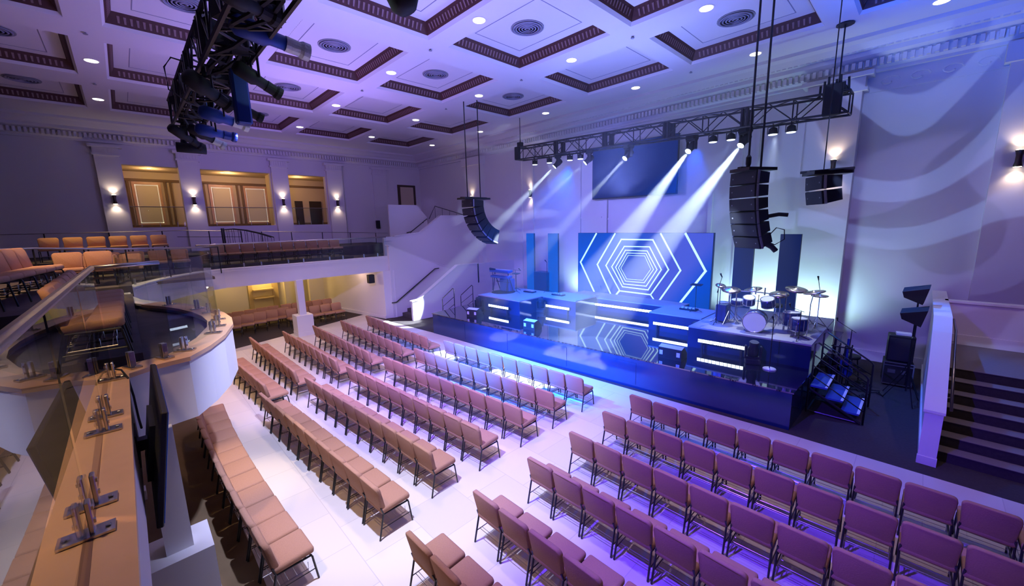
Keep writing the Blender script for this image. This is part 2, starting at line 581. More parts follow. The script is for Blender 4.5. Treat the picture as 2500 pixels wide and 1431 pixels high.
cof = coffer_parts()
first = True
for x in XE:
    for (a, c) in YE:
        if x > 0 and a < 5: continue
        if x > -3 and a < 0: continue
        if first:
            cof.location = (x, a, CZ); first = False
        else:
            dup(cof, (x, a, CZ))

# left wall with three openings, pilasters, cornice
OP = [(0.42, 2.5), (3.4, 6.65), (7.6, 9.75)]
b_ = nb()
bb(b_, LX - 0.35, LX, -7, SY + 0.3, 0, 4.83)
bb(b_, LX - 0.35, LX, -7, SY + 0.3, 7.82, CZ)
yy = [-7] + [v for o in OP for v in o] + [14.93, 16.03, SY + 0.3]
yy = [(-7, 0.42), (2.5, 3.4), (6.65, 7.6), (9.75, SY + 0.3)]
for a, c in yy:
    bb(b_, LX - 0.35, LX, a, c, 4.83, 7.82)
struct('wall_left', b_, 'wall')
for k, (a, c) in enumerate([(-4.6, -3.75), (-0.45, 0.38), (2.5, 3.36), (6.7, 7.55), (9.8, 10.75), (12.9, 13.9)]):
    b_ = nb()
    pr = 0.22 if k < 5 else 0.10
    bb(b_, LX, LX + pr, a, c, 3.0, 8.15)
    bb(b_, LX, LX + pr + 0.05, a - 0.06, c + 0.06, 8.15, 8.24)
    bb(b_, LX, LX + pr + 0.02, a - 0.02, c + 0.02, 8.24, 8.50)
    bb(b_, LX, LX + pr + 0.14, a - 0.15, c + 0.15, 8.50, 8.62)
    for j in range(7):
        y = a + (c - a) * (j + 0.5) / 7
        bb(b_, LX + pr, LX + pr + 0.05, y - 0.035, y + 0.035, 8.26, 8.48)
    struct('trim_pilaster', b_, 'wall')


def cornice_profile():
    return [(0, 8.72), (0.10, 8.72), (0.10, 8.80), (0.18, 8.86), (0.18, 9.05), (0.26, 9.08), (0.42, 9.14), (0.42, 9.26), (0.52, 9.30), (0.66, 9.44), (0.80, 9.50), (0.80, CZ), (0, CZ)]


b_ = nb()
prismy(b_, [(LX + d, z) for d, z in cornice_profile()], -7, SY)
for i in range(150):
    y = -6.9 + i * 0.157
    bb(b_, LX + 0.18, LX + 0.33, y, y + 0.085, 8.86, 9.06)
struct('trim_cornice_left', b_, 'wall')
b_ = nb()
prismx(b_, [(SY - d * 1.15, z) for d, z in cornice_profile()], LX, 7)
for i in range(216):
    x = LX + 0.3 + i * 0.157
    bb(b_, x, x + 0.085, SY - 0.34, SY - 0.2, 8.87, 9.05)
for i in range(216):
    x = LX + 0.3 + i * 0.157
    bb(b_, x, x + 0.10, SY - 0.60, SY - 0.48, 9.27, 9.31)
struct('trim_cornice_stage', b_, 'wall')
b_ = nb()
bb(b_, LX, 7, SY, SY + 0.3, 0, CZ)
struct('wall_stage', b_, 'wall')
# stage wall relief: pilasters, frames, chair rail
b_ = nb()
bb(b_, -21.1, -19.5, SY - 0.30, SY, 0, 8.25)
bb(b_, -21.25, -19.35, SY - 0.42, SY, 8.25, 8.72)
struct('trim_pilaster', b_, 'wall')
b_ = nb()
bb(b_, -3.0, -1.72, SY - 0.42, SY, 0, 8.2)
bb(b_, -3.12, -1.6, SY - 0.52, SY, 8.2, 8.3)
bb(b_, -3.05, -1.67, SY - 0.46, SY, 8.3, 8.6)
bb(b_, -3.2, -1.5, SY - 0.58, SY, 8.6, 8.72)
struct('trim_pilaster', b_, 'wall')
b_ = nb()
bb(b_, 1.05, 2.4, SY - 0.20, SY, 0, 8.25)
bb(b_, 0.95, 2.5, SY - 0.32, SY, 8.25, 8.72)
struct('trim_pilaster', b_, 'wall')
b_ = nb()
for x0, x1 in ((-16.3, -15.3), (-5.0, -4.4)):
    bb(b_, x0, x0 + 0.10, SY - 0.07, SY, 0.2, 8.4)
    bb(b_, x1 - 0.10, x1, SY - 0.07, SY, 0.2, 8.4)
bb(b_, -15.3, -10.9, SY - 0.05, SY, 4.75, 4.83)
bb(b_, -10.9, -5.9, SY - 0.05, SY, 4.66, 4.74)
bb(b_, -10.7, -10.55, SY - 0.12, SY, 0.2, 5.6)
bb(b_, -6.0, -5.85, SY - 0.12, SY, 0.2, 5.6)
bb(b_, -12.2, -12.1, SY - 0.08, SY, 0.2, 8.4)
struct('trim_wall_frame', b_, 'wall')
# frieze scrolls (low relief) on the right part of the stage wall
b_ = nb()
for i in range(9):
    x = -1.2 + i * 0.62
    tube(b_, [(x + 0.24 * math.cos(t * 0.6) * (1 - t / 14), SY - 0.01, 8.43 + 0.16 * math.sin(t * 0.6) * (1 - t / 14)) for t in range(11)], 0.022, 5)
bb(b_, -1.7, 6.5, SY - 0.03, SY, 8.18, 8.22)
struct('trim_frieze', b_, 'wall')
b_ = nb(); bb(b_, -1.72, 6.5, SY - 0.05, SY, 0.0, 0.32)
bb(b_, -19.4, -15.2, SY - 0.05, SY, 0.0, 0.32)
struct('baseboard_stage', b_, 'trimw')

# lobby rooms behind the left wall openings
b_ = nb()
bb(b_, LX - 4.2, LX - 4.0, -1, 12, 3.9, 8.1)
bb(b_, LX - 4.2, LX - 0.35, -1.2, -1.0, 3.9, 8.1)
bb(b_, LX - 4.2, LX - 0.35, 12, 12.2, 3.9, 8.1)
bb(b_, LX - 2.6, LX - 0.35, 7.0, 7.1, 3.9, 8.1)
struct('wall_lobby', b_, 'cream')
b_ = nb(); bb(b_, LX - 4.2, LX - 0.35, -1, 12, 7.95, 8.1)
struct('ceiling_lobby', b_, 'cream')
b_ = nb(); bb(b_, LX - 4.2, LX - 0.35, -1, 12, 3.9, 4.0)
struct('floor_lobby', b_, 'bcarpet')
for k, (y0, y1) in enumerate(((0.85, 1.85), (4.3, 5.3), (6.1, 7.2))):
    w = bpy.data.objects.new('window_%d' % (k + 1), None)
    C.objects.link(w); w['kind'] = 'structure'
    w.location = (LX - 3.98, 0, 0)
    b_ = nb()
    bb(b_, 0, 0.06, y0 - 0.12, y1 + 0.12, 7.25, 7.4)
    bb(b_, 0, 0.06, y0 - 0.12, y1 + 0.12, 5.0, 5.1)
    bb(b_, 0, 0.06, y0 - 0.12, y0, 5.1, 7.25)
    bb(b_, 0, 0.06, y1, y1 + 0.12, 5.1, 7.25)
    ob('window_frame', b_, 'wood', w)
    b_ = nb(); bb(b_, 0.0, 0.02, y0 + 0.07, y1 - 0.07, 5.17, 7.18)
    ob('window_blind', b_, 'blind', w)
    b_ = nb()
    bb(b_, 0.004, 0.008, y0, y0 + 0.05, 5.1, 7.25); bb(b_, 0.004, 0.008, y1 - 0.05, y1, 5.1, 7.25); bb(b_, 0.004, 0.008, y0, y1, 7.19, 7.25); bb(b_, 0.004, 0.008, y0, y1, 5.1, 5.16)
    ob('window_pane', b_, mat('daylight_gap', (1, 1, 1), 0.5, emit=(1.0, 0.85, 0.5), es=0.22), w)
b_ = nb()
bb(b_, LX - 4.0, LX - 3.9, -1, 12, 7.42, 7.56)
bb(b_, LX - 4.0, LX - 3.92, -1, 12, 4.9, 5.0)
for y in (0.55, 2.1, 2.35, 3.9, 5.6, 5.85, 7.45):
    bb(b_, LX - 4.0, LX - 3.9, y, y + 0.10, 4.9, 7.45)
struct('trim_lobby_frame', b_, 'lobbyb')
b_ = nb(); bb(b_, LX - 3.98, LX - 3.9, 9.9, 10.7, 4.0, 6.5)
struct('door_1', b_, 'darkwood')
b_ = nb(); bb(b_, LX - 3.98, LX - 3.9, 8.95, 9.45, 4.0, 6.5)
struct('door_2', b_, 'darkwood')
for y, pw in ((1.5, 80), (5.0, 110), (8.8, 80)):
    light('POINT', 'lobby_lamp', (LX - 2.3, y, 7.6), (1.0, 0.62, 0.30), pw * 0.55, radius=0.1)
k = 0
LAB = ['under the top edge of the leftmost wall opening', 'deep inside the leftmost wall opening', 'at the left inside the middle wall opening', 'inside the middle wall opening, farther right', 'inside the rightmost wall opening']
for (x, y) in ((-28.2, 1.55), (-29.3, 1.5), (-29.2, 4.7), (-28.2, 5.2), (-28.2, 8.7)):
    t = thing('recessed_light', 'small round recessed lamp ' + LAB[k], 'ceiling light', (x, y, 7.95), group='recessed lamps in the lobby ceiling')
    b_ = nb(); lathe(b_, [(0.07, -0.01), (0.07, 0.0)], seg=12); ob('lens', b_, 'lampw', t)
    b_ = nb(); lathe(b_, [(0.10, -0.006), (0.10, 0.0)], seg=12); ob('ring', b_, 'trimw', t)
    k += 1
# low guards inside the openings
for k, (a, c) in enumerate(OP):
    t = thing('balcony_guard', 'thin dark metal guard rail in the %s wall opening above the balcony' % ['leftmost', 'middle', 'rightmost'][k], 'railing', (LX - 0.15, 0, 4.83))
    b_ = nb(); tube(b_, [(0, a, 1.02), (0, c, 1.02)], 0.022, 6); ob('top_rail', b_, 'railm', t)
    for j in range(3 if k != 1 else 4):
        y = a + (c - a) * (j + 0.5) / (3 if k != 1 else 4)
        b_ = nb(); bb(b_, -0.02, 0.02, y - 0.012, y + 0.012, 0, 0.24); ob('glass_clamp', b_, 'railm', t)
    b_ = nb(); bb(b_, -0.006, 0.006, a + 0.02, c - 0.02, 0.06, 1.0); ob('glass_pane', b_, 'glass', t)
# upper doors at the far corner
b_ = nb()
bb(b_, LX, LX + 0.05, 14.75, 16.2, 5.3, 7.55)
struct('door_3', b_, 'brass')
b_ = nb(); bb(b_, LX + 0.05, LX + 0.08, 14.95, 16.0, 5.3, 7.4)
struct('door_4', b_, 'cream')
b_ = nb(); bb(b_, LX, LX + 0.08, 13.35, 14.3, 3.0, 5.35)
struct('door_5', b_, 'grey')
b_ = nb(); box(b_, (LX + 0.12, 13.0, 4.75), (0.22, 0.24, 0.55), bevel=0.02)
tag(ob('wall_speaker', b_, 'matte'), 'small dark loudspeaker on the far wall beside the upper grey door', 'speaker')

# ------------------------------------------------------------------ balcony
FZ0, FZ1 = 2.40, 3.10           # fascia bottom / cap underside
BF = 3.0
FRONT = [(4.0, -0.17), (-5.65, -0.17), (-5.80, 0.06), (-5.87, 0.36), (-6.25, 0.60), (-6.75, 0.83), (-7.45, 1.04), (-8.0, 1.11), (-8.6, 1.10), (-9.2, 1.02), (-9.8, 0.88), (-10.4, 0.68), (-11.1, 0.36),
         (-11.9, 0.08), (-12.8, -0.06), (-13.8, -0.08), (-14.9, 0.05), (-15.8, 0.34), (-16.7, 0.80), (-17.5, 1.30), (-18.15, 1.85), (-18.6, 2.6)]
SIDE = [(-18.6, 2.6), (-18.6, 9.4)]
b_ = nb()
prism(b_, [(4.0, -7)] + [(x, y - 0.02) for x, y in FRONT[:-1]] + [(-18.62, 2.6), (-18.62, 9.45), (-20.0, 9.45), (-20.0, 12.2), (-21.5, 12.2), (-21.5, SY), (LX, SY), (LX, -7)], 2.41, BF)
struct('floor_balcony', b_, 'wall')
b_ = nb()
prism(b_, [(4.0, -7)] + [(x, y - 0.25) for x, y in FRONT[:-1]] + [(-18.85, 2.6), (-18.85, 9.4), (-20.1, 9.4), (-20.1, 12.1), (-21.6, 12.1), (-21.6, SY - 0.01), (LX + 0.01, SY - 0.01), (LX + 0.01, -7)], BF, BF + 0.02)
struct('floor_balcony_carpet', b_, 'bcarpet')
b_ = nb()
path_strip(b_, FRONT + [SIDE[1]], 0.10, FZ0, FZ1, off=0.10)
struct('wall_balcony_front', b_, 'wall', smooth=False)
b_ = nb()
path_strip(b_, FRONT[:13], 0.165, FZ1, FZ1 + 0.05, off=0.145)
struct('trim_wood_cap', b_, 'wood')
b_ = nb()
path_strip(b_, FRONT[:2] , 0.018, FZ1 + 0.05, FZ1 + 0.053, off=0.150)
struct('trim_cap_groove', b_, 'woodd')
b_ = nb()
path_strip(b_, FRONT[12:] + [SIDE[1]], 0.14, FZ1, FZ1 + 0.04, off=0.12)
struct('trim_side_cap', b_, 'trimw')
b_ = nb()
path_strip(b_, FRONT[16:] + [SIDE[1]], 0.012, FZ1 - 0.07, FZ1 - 0.03, off=-0.01)
struct('trim_fascia_bead', b_, 'trimw')
# raked tiers
b_ = nb(); bb(b_, -17.0, 4, -7, -1.75, BF + 0.02, 3.35); bb(b_, -17.0, 4, -7, -2.9, 3.35, 3.7)
struct('floor_balcony_tier', b_, 'bcarpet')
b_ = nb(); bb(b_, LX + 0.05, -20.9, -7, 2.2, BF + 0.02, 3.62); bb(b_, LX + 0.05, -22.6, 2.2, 12.3, BF + 0.02, 3.55)
struct('floor_side_tier', b_, 'bcarpet')
# far dark post and blue banner at the left edge
b_ = nb(); bb(b_, -20.3, -20.0, -3.75, -3.45, 3.62, 8.2)
struct('trim_dark_post', b_, 'darkwood')
b_ = nb()
for i in range(14):
    x = -20.1; y = -4.9 + i * 0.09
    bb(b_, x - 0.02 + 0.02 * (i % 2), x + 0.01 + 0.02 * (i % 2), y, y + 0.09, 3.7, 5.9)
tag(ob('hanging_banner', b_, 'bluecloth'), 'blue cloth banner hanging at the left edge behind the balcony seats', 'banner')

# ---- glass guard on the near wooden cap
GZ = FZ1 + 0.06
RZ = 4.26
GY = lambda x: -0.335 + (-2.0 - x) * 0.017


def pane(parent, p, q, z0, z1, curved=None):
    g = nb()
    path_strip(g, curved if curved else [p, q], 0.006, z0, z1)
    return ob('glass_pane', g, 'glass', parent)


def clamp(parent, x, y, ang):
    g = nb()
    R = (0, 0, ang)
    box(g, (x, y, GZ + 0.0), (0.10, 0.20, 0.012), R)
    ca, sa = math.cos(ang), math.sin(ang)
    for s in (-1, 1):
        box(g, (x - sa * s * 0.022, y + ca * s * 0.022, GZ + 0.085), (0.055, 0.020, 0.17), R, bevel=0.004)
        box(g, (x - sa * s * 0.075, y + ca * s * 0.075, GZ + 0.012), (0.022, 0.022, 0.012), R, bevel=0.004)
    for s in (-1, 1):
        for zz in (0.06, 0.13):
            box(g, (x - sa * s * 0.036, y + ca * s * 0.036, GZ + zz), (0.02, 0.008, 0.02), R)
    return ob('glass_clamp', g, 'steel', parent)


gr1 = thing('glass_railing', 'frameless glass railing with steel clamps along the near wooden balcony cap', 'railing')
for a, c in ((3.4, 1.42), (1.38, 0.0), (-0.04, -1.42), (-1.46, -2.80), (-2.86, -4.22), (-4.28, -5.66)):
    pane(gr1, (a, GY(a)), (c, GY(c)), GZ + 0.02, RZ)
for x in (-2.68, -2.98, -4.08, -4.42, -5.52, -1.6, -1.28):
    clamp(gr1, x, GY(x), -0.017)
g = nb(); tube(g, [(3.4, GY(3.4), RZ), (-5.76, GY(-5.76), RZ)], 0.026, 10); ob('handrail', g, 'railm', gr1, True)
NOSE = [(-5.82, -0.26), (-6.02, 0.24), (-6.45, 0.50), (-6.95, 0.74), (-7.5, 0.89), (-8.1, 0.955), (-8.8, 0.93), (-9.5, 0.80), (-10.2, 0.56), (-11.0, 0.20)]
gr2 = thing('glass_railing', 'curved glass railing around the rounded balcony nose', 'railing')
pane(gr2, NOSE[0], NOSE[1], GZ + 0.02, RZ)
g = nb(); tube(g, [(-5.81, -0.265, RZ), (-6.02, 0.25, RZ)], 0.024, 10); ob('handrail', g, 'railm', gr2, True)
pane(gr2, 0, 0, GZ + 0.02, RZ, NOSE[1:5])
pane(gr2, 0, 0, GZ + 0.02, RZ, [NOSE[4], NOSE[5], NOSE[6], NOSE[7]])
pane(gr2, 0, 0, GZ + 0.02, RZ, NOSE[7:])
for (x, y, a) in ((-5.87, -0.12, 1.95), (-6.02, 0.16, 1.95), (-6.2, 0.36, 2.6), (-6.95, 0.74, 2.72), (-7.4, 0.86, 2.85), (-7.95, 0.94, 3.05), (-8.8, 0.93, 3.2), (-9.4, 0.82, 3.4), (-10.4, 0.48, 3.55)):
    clamp(gr2, x, y, a)
gr3 = thing('glass_railing', 'long glass railing with silver top rail on the left side balcony', 'railing')
SP = [(-11.0, 0.20), (-11.9, -0.08), (-12.8, -0.22), (-13.9, -0.22), (-15.0, -0.08), (-15.9, 0.22), (-16.8, 0.68), (-17.6, 1.2), (-18.3, 1.85), (-18.72, 2.6), (-18.72, 4.3), (-18.72, 6.0), (-18.72, 7.7), (-18.72, 9.4)]
for i, j in ((0, 2), (2, 4), (4, 6), (6, 8), (8, 9), (9, 10), (10, 11), (11, 12), (12, 13)):
    pane(gr3, 0, 0, FZ1 + 0.06, 4.06, SP[i:j + 1])
g = nb(); tube(g, [(x, y, 4.08) for x, y in SP[8:]], 0.03, 8); ob('handrail', g, 'railm', gr3, True)
for (x, y) in ((-18.72, 3.3), (-18.72, 3.9), (-18.72, 4.9), (-18.72, 5.5), (-18.72, 6.6), (-18.72, 7.2), (-18.72, 8.2), (-18.72, 8.9), (-18.0, 1.55), (-17.0, 0.8), (-15.5, 0.07)):
    g = nb(); box(g, (x, y, FZ1 + 0.12), (0.05, 0.05, 0.18)); ob('glass_clamp', g, 'steel', gr3)
# handrails behind
t = thing('aisle_handrail', 'brown metal handrail crossing the balcony in front of the rear seats', 'railing')
g = nb(); tube(g, [(-13.2, -2.3, 4.32), (-15.9, -1.7, 4.26), (-16.1, 0.0, 4.14), (-17.0, 0.95, 4.08), (-18.1, 1.9, 4.02), (-18.45, 2.5, 4.0)], 0.028, 8); ob('rail', g, 'railm', t, True)
for (x, y, z) in ((-13.2, -2.3, 4.32), (-15.9, -1.7, 4.26), (-16.1, 0.0, 4.14), (-17.0, 0.95, 4.08), (-18.45, 2.5, 4.0)):
    g = nb(); tube(g, [(x, y, BF), (x, y, z)], 0.018, 6); ob('post', g, 'black', t)
t = thing('walkway_railing', 'long dark metal railing along the raised walkway before the far wall', 'railing')
pz = lambda y: 4.64 - max(0, (y - 2)) * 0.045
g = nb(); tube(g, [(-24.0, y, pz(y)) for y in (-4.5, 0, 2, 4.3)], 0.02, 6); ob('top_rail', g, 'railm', t)
g = nb(); tube(g, [(-24.0, y, pz(y)) for y in (5.2, 8, 12.2)], 0.02, 6); ob('top_rail', g, 'railm', t)
g = nb(); tube(g, [(-24.0, y, pz(y) - 0.28) for y in (1.8, 4.3)], 0.014, 6); ob('lower_rail', g, 'black', t)
for y in (-4.0, -2.2, -0.4, 1.3, 3.0, 4.3, 5.2, 6.6, 8.2, 9.8, 11.4):
    g = nb(); tube(g, [(-24.0, y, 3.55), (-24.0, y, pz(y))], 0.022, 6); ob('post', g, 'black', t)
t = thing('stair_railing', 'black curved stair railing with close balusters near the walkway', 'railing')
for off in (0, -0.5):
    P = [(-23.4 + off, 3.5, 4.62), (-23.4 + off, 3.9, 4.66), (-23.2 + off, 4.4, 4.58), (-22.9 + off, 4.9, 4.42), (-22.6 + off, 5.4, 4.2)]
    g = nb(); tube(g, P, 0.028, 8); ob('rail', g, 'black', t)
    for i in range(9):
        f = i / 8 * 4
        k = min(3, int(f)); f -= k
        a = Vector(P[k]).lerp(Vector(P[k + 1]), f)
        g = nb(); tube(g, [(a.x, a.y, 3.57), a], 0.010, 5); ob('baluster', g, 'black', t)
    g = nb(); tube(g, [(P[0][0], P[0][1], 3.55), (P[0][0], P[0][1], 4.7)], 0.035, 8); ob('newel', g, 'black', t)

# columns carrying the balcony
for (x, y, s, w) in ((-18.60, 5.17, 0.66, 0.27), (-5.82, -0.02, 0.60, 0.25)):
    b_ = nb()
    bb(b_, x - s / 2, x + s / 2, y - s / 2, y + s / 2, 0, 0.90)
    bb(b_, x - w / 2 - 0.0, x + w / 2, y - w / 2, y + w / 2, 0.9, 2.42)
    bb(b_, x - s / 2 - 0.012, x + s / 2 + 0.012, y - s / 2 - 0.012, y + s / 2 + 0.012, 0.0, 0.17)
    struct('trim_column', b_, 'trimw')

# walls under the balcony
b_ = nb()
prism(b_, [(-24.2, 7.95), (-18.55, 9.02), (-18.40, 9.55), (-24.2, 8.4)], 0, 2.42)
bb(b_, -24.3, -24.0, -6, 4.2, 0, 2.42)
bb(b_, -24.3, -24.0, 7.2, 8.2, 0, 2.42)
bb(b_, -24.3, -24.0, 5.95, 6.2, 0, 2.42)
bb(b_, -25.6, -25.5, 3.5, 8.2, 0, 2.42)
bb(b_, -25.6, -24.2, 3.4, 3.5, 0, 2.42)
struct('wall_under_balcony', b_, 'wall')
b_ = nb()
bb(b_, -25.5, -25.38, 4.5, 5.9, 1.75, 2.0)
bb(b_, -25.5, -25.38, 4.5, 4.7, 0, 1.9)
bb(b_, -25.5, -25.38, 5.65, 5.95, 0, 2.4)
bb(b_, -25.45, -25.0, 4.7, 5.65, 0.85, 0.92)
bb(b_, -25.45, -25.0, 4.7, 5.65, 1.30, 1.36)
struct('trim_niche', b_, 'cream')
b_ = nb(); bb(b_, -25.49, -25.44, 4.7, 5.65, 0, 1.75)
struct('trim_niche_back', b_, 'blind')
b_ = nb(); prism(b_, [(-24.0, 7.90), (-18.5, 8.95), (-18.5, 9.0), (-24.0, 8.0)], 0, 0.16)
struct('baseboard_under', b_, 'trimw')
b_ = nb(); bb(b_, -9.2, -9.0, -4, -0.35, 0, 2.42)
struct('wall_near_under', b_, 'wall')
b_ = nb(); bb(b_, -9.0, -8.97, -4, -0.33, 0, 0.16); bb(b_, -9.2, -8.97, -0.35, -0.32, 0, 0.16)
struct('baseboard_near', b_, 'trimw')
b_ = nb(); bb(b_, -28, 4, -7.0, -6.9, 0, 3.0)
struct('wall_back_lower', b_, 'wall')
b_ = nb(); box(b_, (-18.95, 8.55, 2.05), (0.26, 0.30, 0.42), bevel=0.02)
tag(ob('wall_speaker', b_, 'matte'), 'dark box loudspeaker hung under the left balcony edge', 'speaker')
for (x, y, p, c) in ((-24.9, 5.2, 80, AMBER), (-22.6, 3.2, 40, AMBER), (-22.4, 6.6, 36, AMBER), (-20.2, 8.2, 10, PINK), (-19.6, 3.6, 26, WARM), (-19.6, 6.5, 26, WARM)):
    light('POINT', 'under_balcony_lamp', (x, y, 2.3), c, p, radius=0.08)

# ---- corner stairs on the left of the stage
def wallx(name, poly, x0, x1, m_='wall'):
    g = nb(); prismx(g, poly, x0, x1)
    return struct(name, g, m_)


wallx('wall_stair_inner', [(9.35, 0), (15.9, 0), (15.9, 1.9), (14.0, 1.95), (12.35, 2.42), (9.45, 3.62), (9.35, 3.62)], -18.62, -18.42)
wallx('wall_stair_front', [(9.66, 0), (13.85, 0), (13.85, 2.46), (12.45, 2.46), (10.0, 0.98), (9.66, 0.94)], -17.15, -17.0)
b_ = nb()
path = [(-17.19, 9.6)]
def capx(bm, pts, x0, x1, t=0.05):
    for (a, c) in zip(pts, pts[1:]):
        prismx(bm, [(a[0], a[1]), (c[0], c[1]), (c[0], c[1] + t), (a[0], a[1] + t)], x0, x1)
capx(b_, [(9.62, 0.94), (10.0, 0.98), (12.45, 2.46), (13.88, 2.46)], -17.20, -16.95)
capx(b_, [(9.3, 3.66), (9.45, 3.62), (12.35, 2.42), (14.0, 1.95)], -18.66, -18.38, 0.03)
struct('trim_stair_cap', b_, 'trimw')
b_ = nb()
for i in range(9):
    bb(b_, -18.42, -17.15, 9.85 + i * 0.29, 12.5, i * 0.18, (i + 1) * 0.18)
bb(b_, -19.95, -17.1, 12.5, 15.9, 1.45, 1.64)
bb(b_, -17.15, -17.0, 13.8, 13.9, 1.4, 2.46)
for i in range(8):
    bb(b_, -19.95, -18.62, 9.6, 12.4 - i * 0.34, 1.64 + i * 0.17, 1.64 + (i + 1) * 0.17)
struct('floor_corner_stairs', b_, 'bcarpet')
b_ = nb(); bb(b_, -17.15, -17.0, 13.85, SY, 0, 2.46)
struct('wall_stair_side', b_, 'wall')
wallx('wall_stair_middle', [(9.9, 0), (SY, 0), (SY, 5.12), (13.55, 5.12), (12.15, 4.2), (10.5, 4.05), (9.9, 4.05)], -20.1, -19.95)
b_ = nb(); capx(b_, [(10.5, 4.05), (12.15, 4.2), (13.55, 5.12), (SY, 5.12)], -20.14, -19.90, 0.04)
struct('trim_stair_cap', b_, 'trimw')
wallx('wall_stair_upper', [(11.1, 2.9), (13.62, 2.9), (13.62, 5.1), (12.95, 5.82), (11.1, 5.82)], -21.6, -21.5)
b_ = nb()
for i in range(10):
    bb(b_, -21.5, -20.1, 11.6 + i * 0.26, 15.6, 3.0 + i * 0.17, 3.0 + (i + 1) * 0.17)
struct('floor_upper_stairs', b_, 'bcarpet')
t = thing('wall_handrail', 'dark handrail sloping up the white stair wall left of the stage', 'railing')
g = nb(); tube(g, [(-18.3, 9.25, 0.80), (-18.3, 9.5, 0.80), (-18.3, 11.9, 2.28), (-18.3, 12.15, 2.28)], 0.028, 8); ob('rail', g, 'black', t, True)
for y, z in ((9.7, 0.92), (10.8, 1.60), (11.8, 2.22)):
    g = nb(); tube(g, [(-18.42, y, z - 0.07), (-18.3, y, z)], 0.014, 6); ob('bracket', g, 'black', t)
t = thing('wall_handrail', 'short dark handrail on the upper stair flight near the grey door', 'railing')
g = nb(); tube(g, [(-21.4, 12.1, 4.2), (-21.4, 12.4, 4.25), (-21.4, 13.55, 5.0)], 0.025, 8); ob('rail', g, 'black', t, True)
for y, z in ((12.4, 4.22), (13.3, 4.8)):
    g = nb(); tube(g, [(-21.5, y, z - 0.05), (-21.4, y, z)], 0.012, 6); ob('bracket', g, 'black', t)
t = thing('landing_railing', 'small black railing rising above the upper corner stairs', 'railing')
g = nb(); tube(g, [(-21.4, 13.7, 5.0), (-21.0, 13.9, 5.75), (-20.4, 15.6, 5.2)], 0.025, 8); ob('rail', g, 'black', t)
for f in (0.0, 0.25, 0.5, 0.75, 1.0):
    a = Vector((-21.0, 13.9, 5.75)).lerp(Vector((-20.4, 15.6, 5.2)), f)
    g = nb(); tube(g, [(a.x, a.y, 4.7), a], 0.012, 5); ob('baluster', g, 'black', t)

# ---- right side stairs and half wall
wallx('wall_stair_right', [(10.15, 0), (16.6, 0), (16.6, 2.35), (12.6, 2.35), (11.4, 1.85), (10.15, 1.06)], 0.40, 0.56)
b_ = nb()
capx(b_, [(10.08, 1.02), (10.15, 1.06), (11.9, 2.12), (12.5, 2.35), (16.6, 2.35)], 0.34, 0.62, 0.05)
bb(b_, 0.36, 0.60, 10.11, 10.15, 0, 1.06)
struct('trim_stair_cap', b_, 'trimw')
b_ = nb()
bb(b_, 0.37, 0.40, 10.15, 16.6, 0, 0.16); bb(b_, 0.35, 0.61, 10.09, 10.15, 0, 0.16)
struct('baseboard_stair', b_, 'trimw')
b_ = nb()
for i in range(7):
    bb(b_, 0.56, 5.5, 10.45 + i * 0.33, 14.9, i * 0.185, (i + 1) * 0.185)
struct('floor_right_stairs', b_, 'carpet')
b_ = nb()
for i in range(7):
    bb(b_, 0.58, 5.5, 10.44 + i * 0.33, 10.44 + i * 0.33 + (0.29 if i < 6 else 2.4), (i + 1) * 0.185, (i + 1) * 0.185 + 0.012)
struct('trim_stair_tread', b_, 'tread')
b_ = nb(); bb(b_, 0.56, 5.5, 14.9, 15.05, 0, 2.35)
struct('wall_landing', b_, 'wall')
b_ = nb(); bb(b_, 0.56, 5.5, 14.84, 15.1, 2.35, 2.40); bb(b_, 0.56, 5.5, 14.86, 14.9, 1.29, 1.55)
struct('trim_landing', b_, 'trimw')
b_ = nb(); bb(b_, 2.55, 3.5, SY - 0.06, SY, 0, 2.9)
struct('door_6', b_, 'darkwood')
t = thing('wall_handrail', 'steel handrail fixed behind the capped half wall by the right stairs', 'railing')
g = nb(); tube(g, [(0.70, 10.5, 1.0), (0.70, 12.5, 2.1), (0.70, 13.6, 2.15)], 0.022, 8); ob('rail', g, 'railm', t, True)
for y, z in ((10.8, 1.16), (12.2, 1.94)):
    g = nb(); tube(g, [(0.56, y, z - 0.05), (0.70, y, z)], 0.012, 6); ob('bracket', g, 'railm', t)

# ------------------------------------------------------------------ wall sconces
def sconce(loc, rz, label, first=[None]):
    if first[0] is None:
        t = thing('wall_sconce', label, 'wall light', loc, rz, 'up and down wall sconces')
        g = nb(); box(g, (0, 0.02, 0), (0.10, 0.04, 0.24)); ob('back_plate', g, 'brass', t)
        g = nb(); lathe(g, [(0.085, -0.20), (0.055, -0.06), (0.055, 0.06), (0.085, 0.20)], (0, 0.12, 0), 14); ob('body', g, 'brass', t, True)
        g = nb(); lathe(g, [(0.07, 0.203), (0.07, 0.21)], (0, 0.12, 0), 12); lathe(g, [(0.07, -0.21), (0.07, -0.203)], (0, 0.12, 0), 12); ob('glowing_lens', g, 'lampn', t)
        first[0] = t
    else:
        dup(first[0], loc, rz, label)
    n = Vector((-math.sin(rz), math.cos(rz), 0))
    p = Vector(loc) + n * 0.12
    for s in (-1, 1):
        q = p + Vector((0, 0, 0.24 * s))
        light('SPOT', 'sconce_beam', q, (1.0, 0.76, 0.56), 26, q + Vector((0, 0, s)) - n * 0.10, 110, 1.0, 0.04)


